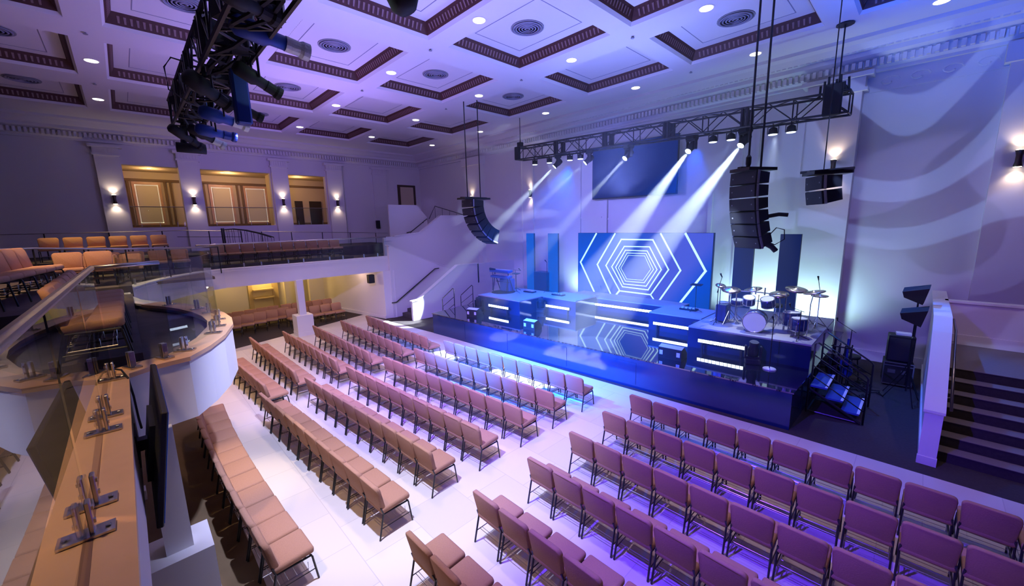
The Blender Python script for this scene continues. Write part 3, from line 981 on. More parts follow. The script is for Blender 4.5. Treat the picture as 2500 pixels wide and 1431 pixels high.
for k, y in enumerate((-0.03, 2.93, 7.12, 10.27)):
    sconce((LX + 0.22, y, 6.15), -PI / 2, 'bronze up-down wall sconce on the %s lit pilaster of the left wall' % ORD[k])
sconce((-20.35, SY - 0.30, 6.15), PI, 'bronze wall sconce on the corner pilaster behind the left speaker array')
sconce((-15.5, SY, 6.2), PI, 'bronze wall sconce left of the dark hanging screen')
sconce((-2.2, SY - 0.42, 6.1), PI, 'bronze wall sconce half hidden behind the small right speaker pair')
sconce((1.45, SY - 0.20, 5.9), PI, 'bronze wall sconce alone at the right edge of the stage wall')

# ------------------------------------------------------------------ ceiling lamps, vents, sprinklers
def can(x, y, label, first=[None]):
    if first[0] is None:
        t = thing('recessed_ceiling_light', label, 'ceiling light', (x, y, CZ), group='round recessed lights between the coffers')
        g = nb(); lathe(g, [(0.15, -0.012), (0.15, 0.0)], seg=16); ob('lens', g, 'lampw', t)
        g = nb(); lathe(g, [(0.19, -0.006), (0.19, 0.0)], seg=16); ob('trim_ring', g, 'trimw', t)
        first[0] = t
    else:
        dup(first[0], (x, y, CZ), label=label)


CX = [-22.35, -17.6, -12.85, -8.3, -4.25, -0.3]
CY = [0.05, 3.55, 7.1, 10.85, 14.85]
colname = ['leftmost', 'second', 'third', 'fourth', 'fifth', 'rightmost']
rowname = ['nearest the camera', 'second from the camera', 'in the middle', 'second from the stage wall', 'along the stage wall']
for i, x in enumerate(CX):
    for j, y in enumerate(CY):
        if x > -5 and y < 5: continue
        if x > -9 and y < 4: continue
        can(x, y, 'round white ceiling light, %s in the row %s' % (colname[i], rowname[j]))
for x, y, p, cc, sz in ((-22.35, 0.1, 170, WARM, 70), (-17.6, 0.1, 200, WARM, 70), (-12.85, 0.05, 200, WARM, 70), (-17.6, 3.55, 420, PINK, 62), (-22.35, 3.6, 520, WARM, 60), (-22.35, 7.1, 520, WARM, 60),
                        (-12.85, 3.55, 520, PINK, 64), (-12.85, 7.1, 420, PINK, 64), (-8.3, 3.55, 640, WARM, 60), (-8.3, 7.1, 480, PINK, 64), (-4.25, 3.55, 560, LAV, 56), (-4.25, 7.1, 560, PINK, 56), (-0.3, 3.55, 360, LAV, 56), (-0.3, 7.1, 360, PINK, 56), (-17.6, 7.1, 380, PINK, 62)):
    light('SPOT', 'downlight', (x, y, CZ - 0.03), cc, p * 1.15, (x, y, 0), sz, 0.8, 0.12)
vent0 = None
vl = {0: 'far left', 1: 'left', 2: 'centre-left', 3: 'centre', 4: 'right'}
for x, y, l in ((-22.35, 5.3, 'in the far left coffer column, third row'), (-17.55, 5.3, 'beside the hanging lighting truss, upper'), (-12.85, 5.3, 'in the coffer right of the front truss'),
                (-12.85, 1.8, 'large, left of the front truss near the top edge'), (-12.85, 8.85, 'in the centre, small, below the largest ones'), (-8.3, 8.85, 'in the coffer at the top centre'),
                (-12.85, 12.75, 'in the last coffer row above the left speaker array'), (-4.2, 12.75, 'near the tall speaker rods at right'), (-17.55, -1.75, 'cut by the left edge of the picture'), (-22.35, -1.75, 'in the lower left corner coffer')):
    if vent0 is None:
        vent0 = thing('ceiling_vent', 'round grey air vent ' + l, 'vent', (x, y, CZ + 0.34), group='round air vents in the coffers')
        g = nb()
        for r in (0.42, 0.34, 0.26, 0.18, 0.10):
            lathe(g, [(r, -0.03), (r - 0.045, -0.05), (r - 0.05, 0.0), (r, 0.0)], seg=24)
        ob('louvres', g, 'vent', vent0, True)
        g = nb(); lathe(g, [(0.46, -0.02), (0.46, 0.0)], seg=24); ob('rim', g, 'grey', vent0)
    else:
        dup(vent0, (x, y, CZ + 0.34), label='round grey air vent ' + l)
sp0 = None
for x, y, l in ((-10.5, 7.1, 'at the crossing right of the centre vent'), (-6.2, 10.85, 'at the top crossing nearest the tall rods'), (-10.5, 10.85, 'at the crossing above the last middle coffer'), (-15.1, 7.1, 'at the crossing in the middle of the ceiling'),
                (-15.3, 0.03, 'at the upper left crossing'), (-20.1, 0.03, 'at the lower left crossing'), (-15.1, 10.85, 'at the crossing above the left speaker rods'), (-6.2, 14.8, 'on the strip along the stage wall')):
    if sp0 is None:
        sp0 = thing('sprinkler_head', 'tiny dark sprinkler head ' + l, 'sprinkler', (x, y, CZ), group='sprinkler heads on the ceiling')
        g = nb(); lathe(g, [(0.03, -0.05), (0.05, -0.045), (0.05, -0.03), (0.02, -0.025), (0.02, 0)], seg=10); ob('head', g, 'grey', sp0)
    else:
        dup(sp0, (x, y, CZ), label='tiny dark sprinkler head ' + l)
b_ = nb(); bb(b_, -8.1, -7.9, 6.3, 6.5, CZ - 0.01, CZ)
b_.free()

# ------------------------------------------------------------------ chairs
def chair_mesh():
    root = thing('church_chair', 'x', 'chair', group='x')
    g = nb(); box(g, (0, 0.245, 0.445), (0.505, 0.49, 0.10), (math.radians(2), 0, 0), bevel=0.035, seg=2); ob('seat', g, 'fabric', root, True)
    # backrest: rounded slab, slightly curved
    g = nb()
    prof = []
    w, h, r = 0.255, 0.42, 0.07
    for (cx, cz, a0) in ((w - r, h - r, 0), (-(w - r), h - r, 90)):
        for k in range(5):
            a = math.radians(a0 + k * 22.5)
            prof.append((cx + r * math.cos(a), cz + r * math.sin(a)))
    prof += [(-w + 0.02, 0.02), (-w + 0.06, 0), (w - 0.06, 0), (w - 0.02, 0.02)]
    def lay(y, sc):
        return [g.verts.new((x * sc, y + 0.35 * x * x - (z * 0.20), 0.44 + (z - h / 2) * (sc if sc < 1 else 1) + h / 2)) for x, z in prof]
    A = lay(-0.012, 0.95); B = lay(-0.004, 1.0); D = lay(0.050, 1.0); E_ = lay(0.064, 0.93)
    n = len(prof)
    for P, Q in ((A, B), (B, D), (D, E_)):
        for i in range(n):
            g.faces.new((P[i], P[(i + 1) % n], Q[(i + 1) % n], Q[i]))
    g.faces.new(A[::-1]); g.faces.new(E_)
    ob('backrest', g, 'fabric', root, True)
    for s in (-1, 1):
        g = nb(); tube(g, [(s * 0.245, -0.06, 0.006), (s * 0.240, 0.03, 0.40), (s * 0.235, 0.0, 0.50)], 0.014, 6); ob('leg', g, 'black', root)
        g = nb(); tube(g, [(s * 0.245, 0.50, 0.006), (s * 0.240, 0.455, 0.36), (s * 0.235, 0.43, 0.40)], 0.013, 6); ob('leg', g, 'black', root)
    for s in (-1, 1):
        g = nb()
        tube(g, [(s * 0.240, 0.03, 0.39), (s * 0.240, 0.45, 0.385), (s * 0.242, 0.46, 0.30)], 0.013, 6)
        ob('side_frame', g, 'black', root)
        g = nb(); tube(g, [(s * 0.244, -0.02, 0.17), (s * 0.244, 0.48, 0.17)], 0.007, 5)
        ob('stretcher', g, 'black', root)
    g = nb()
    for y in (0.06, 0.16, 0.26, 0.36):
        tube(g, [(-0.22, y, 0.20), (0.22, y, 0.20)], 0.004, 4)
    tube(g, [(-0.22, 0.40, 0.30), (-0.22, 0.40, 0.20), (-0.22, 0.02, 0.20), (0.22, 0.02, 0.20), (0.22, 0.40, 0.20), (0.22, 0.40, 0.30)], 0.006, 4)
    ob('book_rack', g, 'steel', root)
    return root


CH = chair_mesh()
used = [False]


def place_chair(x, y, z, rz, label, group):
    rz += random.uniform(-0.02, 0.02)
    if not used[0]:
        CH.location = (x, y, z); CH.rotation_euler = (0, 0, rz); CH['label'] = label; CH['group'] = group
        used[0] = True
        return CH
    return dup(CH, (x, y, z), rz, label, group)


def chair_row(p0, p1, n, z, facing, fmt, group, bow=0.0, rev=False):
    a, c = Vector(p0), Vector(p1)
    for i in range(n):
        f = (i + 0.5) / n
        p = a.lerp(c, f)
        d = (c - a).normalized()
        nrm = Vector((-d.y, d.x))
        p = p + nrm * bow * (1 - (2 * f - 1) ** 2)
        k = n - 1 - i if rev else i
        place_chair(p.x, p.y, z, facing + (math.atan2(4 * bow * (1 - 2 * f) / (c - a).length * 1.0, 1) if bow else 0), fmt % ORD[k], group)


rown = ['front', 'second', 'third', 'fourth', 'fifth', 'sixth', 'rearmost']
# left block
for i, (y0, y1) in enumerate(((7.05, 6.95), (5.97, 5.95), (4.90, 4.90), (3.83, 3.93), (2.78, 2.83))):
    chair_row((-16.35, y0), (-11.35, y1), 9, 0, 0, 'tan padded chair, %s from the left end, ' + rown[i] + ' row of the far left block', 'chairs in the far left block')
chair_row((-15.1, 1.80), (-10.9, 2.02), 8, 0, 0.05, 'tan padded chair, %s from the left end, last row of the far left block', 'chairs in the far left block')
# middle block
for i, (y0, y1) in enumerate(((7.17, 7.53), (6.06, 6.42), (5.02, 5.40), (3.96, 4.28), (2.90, 3.24), (1.83, 2.18))):
    chair_row((-10.72 if i < 5 else -10.45, y0), (-5.36 if i < 5 else -5.12, y1), 10, 0, 0.06, 'tan padded chair, %s from the left end, ' + rown[i] + ' row of the middle block', 'chairs in the middle block')
chair_row((-11.4, 0.70), (-5.10, 0.76), 12, 0, 0.0, 'tan padded chair, %s from the right end, curved row under the near balcony edge', 'chairs in the row under the balcony edge', bow=-0.10, rev=True)
# right block
for i, (y, n) in enumerate(((7.53, 12), (6.46, 11), (5.38, 10), (4.28, 8), (3.15, 6), (2.08, 4))):
    x1 = -4.14 + n * 0.54
    chair_row((-4.14, y), (x1, y + (0.04 if i else 0.0)), n, 0, 0, 'tan padded chair, %s from the aisle, ' + rown[i] + ' row of the right block', 'chairs in the right block')
# under the left balcony
chair_row((-20.65, 2.75), (-21.25, 5.3), 5, 0, -PI / 2 - 0.23, 'tan padded chair, %s from the near end, front row under left balcony, before the column', 'chairs under the left balcony')
chair_row((-20.55, 5.0), (-20.35, 7.5), 5, 0, -PI / 2 + 0.08, 'tan padded chair, %s from the near end, front row under left balcony, past the column', 'chairs under the left balcony')
chair_row((-21.75, 2.6), (-22.15, 5.1), 5, 0, -PI / 2 - 0.2, 'yellow lit padded chair, %s from near end, rear row under balcony before the column', 'chairs under the left balcony')
chair_row((-22.1, 5.2), (-21.9, 7.6), 5, 0, -PI / 2 + 0.08, 'yellow lit padded chair, %s from near end, rear row under balcony past the column', 'chairs under the left balcony')
# balcony rows
chair_row((-9.1, -0.60), (-5.95, -0.60), 6, 3.2, 0, 'tan padded chair, %s from the far end, row just behind the curved balcony glass', 'chairs in the front balcony row')
b_ = nb(); bb(b_, -12.7, -6.3, -1.7, -0.02, BF + 0.02, 3.2)
struct('floor_nose_step', b_, 'bcarpet')
chair_row((-12.3, -1.42), (-9.3, -1.88), 6, 3.50, -0.16, 'tan padded chair, %s from the far end, raised balcony row at the left edge', 'chairs in the raised left balcony row')
chair_row((-14.5, -1.30), (-14.5, -0.25), 2, 3.30, -PI / 2, 'tan padded chair, %s of two behind the corner of the near handrail', 'two chairs behind the handrail corner')
b_ = nb(); prism(b_, [(-12.7, -2.2), (-8.7, -2.8), (-8.7, -0.75), (-12.7, -0.75)], 3.35, 3.50); bb(b_, -12.7, -8.7, -1.75, -0.75, 3.2, 3.35); bb(b_, -14.9, -13.6, -1.7, 0.0, BF + 0.02, 3.30)
struct('floor_row_step', b_, 'bcarpet')
chair_row((-17.0, -1.25), (-17.0, 0.35), 3, BF + 0.10, -PI / 2, 'tan padded chair, %s from the near end, short balcony row at the inner corner', 'chairs in the short corner row')
chair_row((-18.9, -1.3), (-18.9, 1.7), 5, BF + 0.10, -PI / 2, 'tan padded chair, %s from the near end, second row at the inner corner', 'chairs in the low corner balcony row')
chair_row((-22.0, -2.25), (-22.0, 1.35), 6, 3.62, -PI / 2, 'tan chair in amber light, %s from the left, high separate row below the walkway railing', 'separate chairs in the high balcony row')
chair_row((-21.05, 2.55), (-21.05, 8.0), 10, 3.14, -PI / 2, 'tan padded chair, %s from the near end, long row behind the side balcony glass', 'chairs in the long side balcony row')
b_ = nb(); bb(b_, -22.6, -20.4, 2.3, 8.4, BF + 0.02, 3.14)
struct('floor_side_step', b_, 'bcarpet')
b_ = nb(); bb(b_, -20.9, -16.2, -1.75, 2.0, BF + 0.02, BF + 0.10)
struct('floor_corner_step', b_, 'bcarpet')

# ------------------------------------------------------------------ stage
SZ = 0.88
STG = [(-14.35, 9.08), (-1.6, 9.84), (-1.5, 16.3), (-15.3, 16.3)]
t = thing('stage_platform', 'large black glossy stage platform with dark vinyl front in front of the screens', 'stage')
g = nb(); prism(g, STG, 0.0, SZ - 0.03); ob('stage_skirt', g, 'skirt', t)
g = nb(); prism(g, [(-14.38, 9.05), (-1.57, 9.81), (-1.47, 16.3), (-15.33, 16.3)], SZ - 0.03, SZ); ob('stage_top', g, 'gloss', t)
for f in (0.12, 0.30, 0.50, 0.68):
    a = Vector((-14.35, 9.08)).lerp(Vector((-1.6, 9.84)), f)
    g = nb(); box(g, (a.x, a.y - 0.006, 0.42), (1.1, 0.012, 0.62), (0, 0, 0.06)); ob('reflection_sheet', g, 'skirt', t)  # thin added sheets where the vinyl front reflects the seats


def riser(poly, z1, label, grp='carpet topped risers at the back of the stage'):
    t = thing('stage_riser', label, 'riser', group=grp)
    g = nb(); prism(g, poly, SZ, z1 - 0.04); ob('riser_box', g, 'skirt', t)
    g = nb(); prism(g, poly, z1 - 0.04, z1); ob('riser_top', g, 'riserc', t)
    return t


RZ1 = 1.50
riser([(-13.6, 11.02), (-11.1, 11.12), (-11.1, 13.5), (-13.6, 13.5)], RZ1, 'dark riser carrying the keyboard rig at the left of the stage')
riser([(-11.08, 12.5), (-9.35, 12.52), (-9.35, 13.95), (-11.08, 13.95)], RZ1, 'low dark riser left of centre with a glowing light bar')
riser([(-10.9, 13.97), (-6.0, 14.25), (-6.0, 15.25), (-10.9, 15.25)], RZ1 - 0.10, 'wide centre riser directly below the hexagon screen')
riser([(-6.3, 12.60), (-4.60, 12.68), (-4.60, 14.2), (-6.3, 14.2)], RZ1, 'dark riser right of centre with a glowing light bar')
riser([(-4.55, 11.58), (-1.62, 11.68), (-1.62, 15.2), (-4.55, 15.2)], RZ1, 'dark riser carrying the drum kit at the right of the stage')


def ledbar(x, y, L, label, ang=0.05, n=12):
    t = thing('led_light_bar', label, 'light bar', (x, y, 1.16), ang, 'bright light bars on the riser fronts')
    g = nb(); box(g, (0, 0, 0), (L + 0.06, 0.06, 0.10), bevel=0.008); ob('housing', g, 'matte', t)
    g = nb(); box(g, (0, -0.035, 0), (L, 0.012, 0.085)); ob('glowing_lens', g, 'led', t)
    for i in range(1, n if n == 12 and x > -4 else 0):
        g = nb(); box(g, (-L / 2 + L * i / n, -0.043, 0), (0.014, 0.006, 0.09)); ob('divider', g, 'matte', t)
    for q in (-1, 1):
        g = nb(); box(g, (q * (L / 2 - 0.1), 0.0, -0.17), (0.05, 0.05, 0.24)); ob('foot', g, 'matte', t)
    return t


ledbar(-12.15, 10.93, 1.15, 'short glowing light bar on the far left riser under the keyboards')
ledbar(-10.25, 12.42, 1.30, 'glowing light bar on the riser left of the centre screen')
t = ledbar(-8.35, 13.98, 3.7, 'long glowing light strip along the centre riser under the hexagon screen', 0.057, 30)
ledbar(-5.45, 12.54, 1.25, 'glowing light bar on the riser right of the centre screen')
ledbar(-3.6, 11.50, 1.20, 'nearest glowing light bar, under the drum riser')

# LED wall and side panels
t = thing('led_screen', 'big blue LED wall screen showing nested glowing hexagon outlines', 'screen', (-8.4, 15.5, 0))
g = nb(); bb(g, -3.05, 3.05, 0.01, 0.14, 0.92, 4.08)
ob('screen_body', g, 'matte', t)
g = nb(); bb(g, -3.03, 3.03, 0, 0.01, 1.0, 4.07); g_ = ob('display', g, 'ledwall', t)
g_.data.transform(Matrix.Translation((0, 0, -2.55))); g_.location = (0, 0, 2.55)
g = nb()


def hexline(pts, closed=False, w=0.045):
    n = len(pts)
    for i in range(n if closed else n - 1):
        a = Vector(pts[i]) - Vector((-8.4, 0)); c = Vector(pts[(i + 1) % n]) - Vector((-8.4, 0))
        m_ = (a + c) / 2; d = c - a
        box(g, (m_.x, -0.006, m_.y), (d.length + w * 0.9, 0.008, w), (0, -math.atan2(d.y, d.x), 0))


hexline([(-10.43, 4.04), (-11.29, 2.70), (-10.30, 1.0)], w=0.075)
hexline([(-6.38, 4.04), (-5.57, 2.66), (-6.64, 1.06)], w=0.085)
hexline([(-9.46, 4.04), (-10.35, 2.64), (-9.50, 1.13), (-9.2, 1.52)], w=0.065)
hexline([(-7.37, 4.04), (-6.51, 2.62), (-7.44, 1.13)], w=0.065)
hexline([(-9.89, 2.62), (-9.14, 3.80), (-7.70, 3.80), (-6.99, 2.62), (-7.71, 1.52), (-9.16, 1.53)], True, 0.055)
hexline([(-9.59, 2.58), (-8.99, 3.50), (-7.83, 3.51), (-7.29, 2.60), (-7.83, 1.71), (-9.03, 1.73)], True, 0.045)
hexline([(-9.39, 2.57), (-8.93, 3.34), (-7.93, 3.34), (-7.47, 2.59), (-7.92, 1.86), (-8.97, 1.86)], True, 0.038)
hexline([(-9.25, 2.55), (-8.85, 3.22), (-7.98, 3.23), (-7.62, 2.59), (-8.01, 2.00), (-8.89, 1.99)], True, 0.028)
hexline([(-9.13, 2.55), (-8.79, 3.12), (-8.03, 3.13), (-7.74, 2.59), (-8.07, 2.10), (-8.83, 2.09)], True, 0.016)
hexline([(-9.16, 1.53), (-9.62, 1.0)], w=0.05)
hexline([(-7.71, 1.52), (-7.30, 1.0)], w=0.05)
ob('screen_graphic', g, 'hexl', t)
for k, (x0, x1, mt_, l, zt) in enumerate(((-14.95, -14.42, 'ledpan', 'tall narrow blue panel, leftmost beside the hexagon screen', 4.05), (-13.42, -12.78, 'ledpan', 'tall narrow blue panel nearest the left edge of the hexagon screen', 4.05),
                                   (-4.55, -3.95, 'ledpand', 'tall narrow dark panel under the large right speaker array', 4.05), (-3.22, -2.66, 'ledpand', 'tall narrow navy panel behind the right half of the drum kit', 4.05))):
    t = thing('tall_narrow_screen', l, 'screen panel', (0, 15.6 - (0.4 if k > 1 else 0), 0), group='tall narrow panels flanking the screen')
    g = nb(); bb(g, x0, x1, 0.01, 0.12, SZ, zt); ob('panel_body', g, 'matte', t)
    g = nb(); bb(g, x0, x1, 0.0, 0.01, 0.95, zt); ob('display', g, mt_, t)
g = nb(); bb(g, -14.2, -13.35, 15.35, 15.9, SZ, 2.05)
tag(ob('equipment_case', g, 'ledpand'), 'blue lit low case between the two left narrow panels', 'case')  # case borrows the panel emission, so its blue light is painted on
t = thing('hanging_screen', 'large switched off dark screen high above the stage', 'screen', (-9.15, SY - 0.45, 0))
g = nb(); bb(g, -2.02, 2.02, 0.02, 0.12, 5.62, 7.95); ob('screen_frame', g, 'matte', t)
g = nb(); bb(g, -1.99, 1.99, 0, 0.02, 5.66, 7.92); ob('display', g, 'screenoff', t)
g = nb()
for x in (-1.2, 1.2):
    bb(g, x - 0.05, x + 0.05, 0.12, 0.45, 6.4, 7.2)
ob('bracket', g, 'black', t)
# wall uplights behind the stage
for x, y, p in ((-14.0, 16.0, 80), (-12.1, 16.0, 110), (-4.95, 16.0, 110), (-3.6, 15.9, 190), (-2.2, 15.8, 170), (-1.9, 15.4, 15)):
    light('SPOT', 'uplight', (x, y - 0.35, 1.1), (0.50, 0.86, 1.0), p * 1.5, (x, SY + 0.05, 2.5), 140, 1.0, 0.15)

# ------------------------------------------------------------------ stage truss with lamps
def truss(parent, a, c, w, h, step=0.6, r=0.033, rd=0.017):
    a = Vector(a); c = Vector(c); d = (c - a); L = d.length; d.normalize()
    n = Vector((-d.y, d.x, 0)).normalized()
    u = Vector((0, 0, 1))
    K = [(s * w / 2, t_ * h / 2) for s in (-1, 1) for t_ in (-1, 1)]
    for (p, q) in K:
        g = nb(); tube(g, [a + n * p + u * q, c + n * p + u * q], r, 6); ob('chord', g, 'black', parent)
    N = max(2, int(L / step))
    g = nb()
    for i in range(N):
        p0 = a + d * (L * i / N); p1 = a + d * (L * (i + 1) / N)
        if i % 2: p0, p1 = p1, p0
        for s in (-1, 1):
            tube(g, [p0 + n * s * w / 2 - u * h / 2, p1 + n * s * w / 2 + u * h / 2], rd, 5)
            tube(g, [p0 - n * w / 2 + u * s * h / 2, p1 + n * w / 2 + u * s * h / 2], rd, 5)
    ob('lacing', g, 'black', parent)
    for i in range(0, N + 1, 2):
        g = nb()
        p0 = a + d * (L * i / N)
        for s in (-1, 1):
            tube(g, [p0 + n * s * w / 2 - u * h / 2, p0 + n * s * w / 2 + u * h / 2], rd * 1.2, 5)
            tube(g, [p0 - n * w / 2 + u * s * h / 2, p0 + n * w / 2 + u * s * h / 2], rd * 1.2, 5)
        ob('frame', g, 'black', parent)
    k = L / 5
    for i in range(1, 5):
        p0 = a + d * (k * i)
        for s in (-0.07, 0.07):
            for s2 in (-1, 1):
                g = nb()
                tube(g, [p0 + d * s + n * s2 * w / 2 - u * h / 2, p0 + d * s + n * s2 * w / 2 + u * h / 2], rd * 3.0, 5)
                ob('joint_post', g, 'black', parent)


TY = 14.5
t = thing('lighting_truss', 'long black box truss hung across the stage', 'truss')
ZA, ZB = 7.92, 7.58
truss(t, (-14.25, TY, ZA), (-1.75, TY, ZB), 0.5, 0.55, 0.62)
t = thing('truss_hanger', 'thin rod holding the left end of the stage truss', 'rod')
g = nb(); tube(g, [(-14.2, TY, ZA + 0.27), (-14.2, TY, CZ)], 0.02, 6); ob('rod', g, 'black', t)
g = nb(); box(g, (-14.2, TY, ZA + 0.40), (0.22, 0.22, 0.30)); ob('motor', g, 'matte', t)
t = thing('truss_hanger', 'rod with round ceiling plate holding the right end of the stage truss', 'rod')
g = nb(); tube(g, [(-2.05, TY, ZB + 0.27), (-2.05, TY, CZ - 0.03)], 0.02, 6); ob('rod', g, 'black', t)
g = nb(); lathe(g, [(0.2, CZ - 0.03), (0.2, CZ)], (-2.05, TY, 0), 12); ob('ceiling_plate', g, 'black', t)
t = thing('truss_motor_unit', 'bulky black box unit strapped over the right end of the stage truss', 'rigging')
g = nb(); box(g, (-2.10, TY - 0.34, ZB + 0.08), (0.40, 0.14, 0.80), bevel=0.02); ob('body', g, 'matte', t)
g = nb()
for i in range(8):
    tube(g, [(-2.45 + i * 0.09, TY, ZB + 0.27), (-2.43 + i * 0.085, TY - 0.1, ZB + 0.55 + 0.1 * (i % 3))], 0.03, 5)
box(g, (-2.10, TY, ZB + 0.36), (0.5, 0.4, 0.14))
ob('cable_bundle', g, 'matte', t)
t = thing('truss_motor_unit', 'small dark motor at the left end of the stage truss', 'rigging')
g = nb(); box(g, (-14.1, TY - 0.30, ZA), (0.30, 0.14, 0.60), bevel=0.02); ob('body', g, 'matte', t)

par0 = None
PARS = [(-13.2, 'leftmost small round lamp under the stage truss'), (-12.3, 'small round lamp left of the first bright beam'), (-11.13, 'small round lamp between the two left moving heads, first'), (-10.57, 'small round lamp between the two left moving heads, second'),
        (-5.21, 'small round lamp just right of the dark hanging screen'), (-4.66, 'small round lamp left of the brightest beam'), (-3.50, 'small round lamp just right of the speaker rods'), (-3.04, 'rightmost small round lamp under the stage truss')]
for x, l in PARS:
    z = ZA + (ZB - ZA) * (x + 14.25) / 12.5 - 0.30
    if par0 is None:
        par0 = thing('stage_par_light', l, 'stage light', (x, TY - 0.05, z), group='small round lamps under the stage truss')
        g = nb(); lathe(g, [(0.05, 0.0), (0.11, -0.04), (0.13, -0.20), (0.12, -0.20)], (0, 0, -0.08), 14); ob('housing', g, 'matte', par0, True)
        g = nb(); lathe(g, [(0.115, -0.215), (0.125, -0.195)], (0, 0, -0.08), 14); ob('glowing_lens', g, 'lens2', par0)
        g = nb(); tube(g, [(0, -0.18, 0.05), (0, 0, 0.0), (0, 0, -0.08)], 0.02, 6); box(g, (-0.14, 0, -0.16), (0.015, 0.04, 0.2)); box(g, (0.14, 0, -0.16), (0.015, 0.04, 0.2)); box(g, (0, 0, -0.06), (0.29, 0.04, 0.015)); ob('yoke', g, 'black', par0)
    else:
        dup(par0, (x, TY - 0.05, z), label=l)


def moving_head(loc, aim, label, hang=True, grp='moving head lights under the stage truss', lit=True, power=1500, size=12, col=(0.72, 0.86, 1.0)):
    """yoke and head aimed along aim; local frame built directly"""
    t = thing('moving_head_light', label, 'stage light', loc, 0, grp)
    s = -1 if hang else 1
    az = math.atan2(aim[1], aim[0]) - PI / 2
    R = (0, 0, az)
    g = nb(); box(g, (0, 0, s * 0.07), (0.34, 0.28, 0.14), R, bevel=0.02); ob('base', g, 'matte', t)
    g = nb()
    ca, sa = math.cos(az), math.sin(az)
    for q in (-1, 1):
        box(g, (ca * q * 0.17, sa * q * 0.17, s * 0.30), (0.05, 0.12, 0.34), R, bevel=0.015)
    box(g, (0, 0, s * 0.16), (0.38, 0.14, 0.05), R)
    ob('yoke', g, 'matte', t)
    d = Vector(aim).normalized()
    c = Vector((0, 0, s * 0.36))
    q = d.to_track_quat('Z', 'Y').to_euler()
    g = nb(); lathe(g, [(0.07, -0.20), (0.12, -0.17), (0.13, 0.0), (0.10, 0.10), (0.115, 0.22), (0.10, 0.22)], (0, 0, 0), 16)
    for v in g.verts: v.co = q.to_matrix() @ v.co + c
    ob('head', g, 'matte', t, True)
    g = nb(); lathe(g, [(0.095, 0.215), (0.10, 0.235)], (0, 0, 0), 16)
    for v in g.verts: v.co = q.to_matrix() @ v.co + c
    ob('lens', g, 'lens' if lit else 'grille', t)
    if lit:
        p = Vector(loc) + c + d * 0.30
        light('SPOT', 'beam', p, col, power, p + d, size, 0.35, 0.05)
    return t


BEAMS = [(-11.8, (-0.52, -0.50, -0.69), 'bright moving head left of the dark screen, beam to lower left', 8, 1600), (-10.12, (-0.58, -0.49, -0.65), 'moving head at the left edge of the dark screen', 7, 800),
         (-8.3, (-0.31, -0.65, -0.69), 'moving head hanging in front of the dark screen', 7, 1200), (-5.9, (-0.22, -0.65, -0.73), 'moving head right of the dark screen with a wide beam', 13, 2200),
         (-4.25, (-0.33, -0.57, -0.75), 'brightest moving head, just left of the speaker rods', 13, 2800)]
for x, d, l, sz, pw in BEAMS:
    z = ZA + (ZB - ZA) * (x + 14.25) / 12.5 - 0.28
    moving_head((x, TY - 0.05, z), d, l, True, 'moving head lights under the stage truss', True, pw * (25.0 if x > -7 else (42.0 if x < -11 else 24.0)), sz)
for (x, y, l) in ((-13.2, 10.72, 'moving head standing left of the far left light bar'), (-10.9, 12.2, 'moving head standing in the dark corner left of centre'), (-4.6, 12.25, 'moving head standing right of the centre right light bar'), (-2.75, 11.25, 'moving head standing in front of the drum riser')):
    moving_head((x, y, SZ), (0.1, -0.25, 1.0), l, False, 'moving heads standing on the stage', False)

# ------------------------------------------------------------------ speakers
def line_array(base, rz, n, tilt0, dtilt, label, w=0.86, h=0.34, d=0.48, frame_ext=0.35):
    t = thing('line_array', label, 'speaker array', base, rz)
    y, z, a = 0.0, 0.0, tilt0
    g = nb(); box(g, (0, -0.05, 0.05), (w * 0.75, d + frame_ext, 0.07)); box(g, (0, -0.05, 0.09), (0.12, d + frame_ext, 0.06)); ob('flying_frame', g, 'black', t)
    for i in range(n):
        ca, sa = math.cos(a), math.sin(a)
        # local box: front face at +y(front). trapezoid in side view
        c = Vector((0, y - sa * h / 2, z - ca * h / 2))
        R = Matrix.Rotation(-a, 3, 'X')
        k = nb()
        F, Bk = d / 2, -d / 2
        P = [(-w / 2, F, h / 2 - 0.006), (w / 2, F, h / 2 - 0.006), (w / 2, F, -h / 2 + 0.006), (-w / 2, F, -h / 2 + 0.006), (-w / 2 + 0.07, Bk, h / 2 - 0.03), (w / 2 - 0.07, Bk, h / 2 - 0.03), (w / 2 - 0.07, Bk, -h / 2 + 0.03), (-w / 2 + 0.07, Bk, -h / 2 + 0.03)]
        V = [k.verts.new(R @ Vector(p) + c) for p in P]
        for f in ((0, 1, 2, 3), (5, 4, 7, 6), (4, 0, 3, 7), (1, 5, 6, 2), (4, 5, 1, 0), (3, 2, 6, 7)):
            k.faces.new([V[j] for j in f])
        cb = ob('speaker_cabinet', k, 'matte', t)
        k = nb()
        box(k, (0, 0, 0), (w - 0.03, 0.012, h - 0.035))
        for v in k.verts: v.co = R @ (v.co + Vector((0, F + 0.005, 0))) + c
        ob('grille', k, 'grille', cb)
        k = nb()
        for sx in (-w / 2 + 0.10, w / 2 - 0.10):
            box(k, (sx, F + 0.012, 0), (0.03, 0.004, 0.03))
        for v in k.verts: v.co = R @ v.co + c
        ob('badge', k, 'grey', cb)
        k = nb()
        for sx in (-w / 2 - 0.005, w / 2 + 0.005):
            box(k, (sx, F - 0.05, 0), (0.02, 0.05, h))
        for v in k.verts: v.co = R @ v.co + c
        ob('rigging_bar', k, 'grey', cb)
        y -= sa * h; z -= ca * h
        a += dtilt
    return t


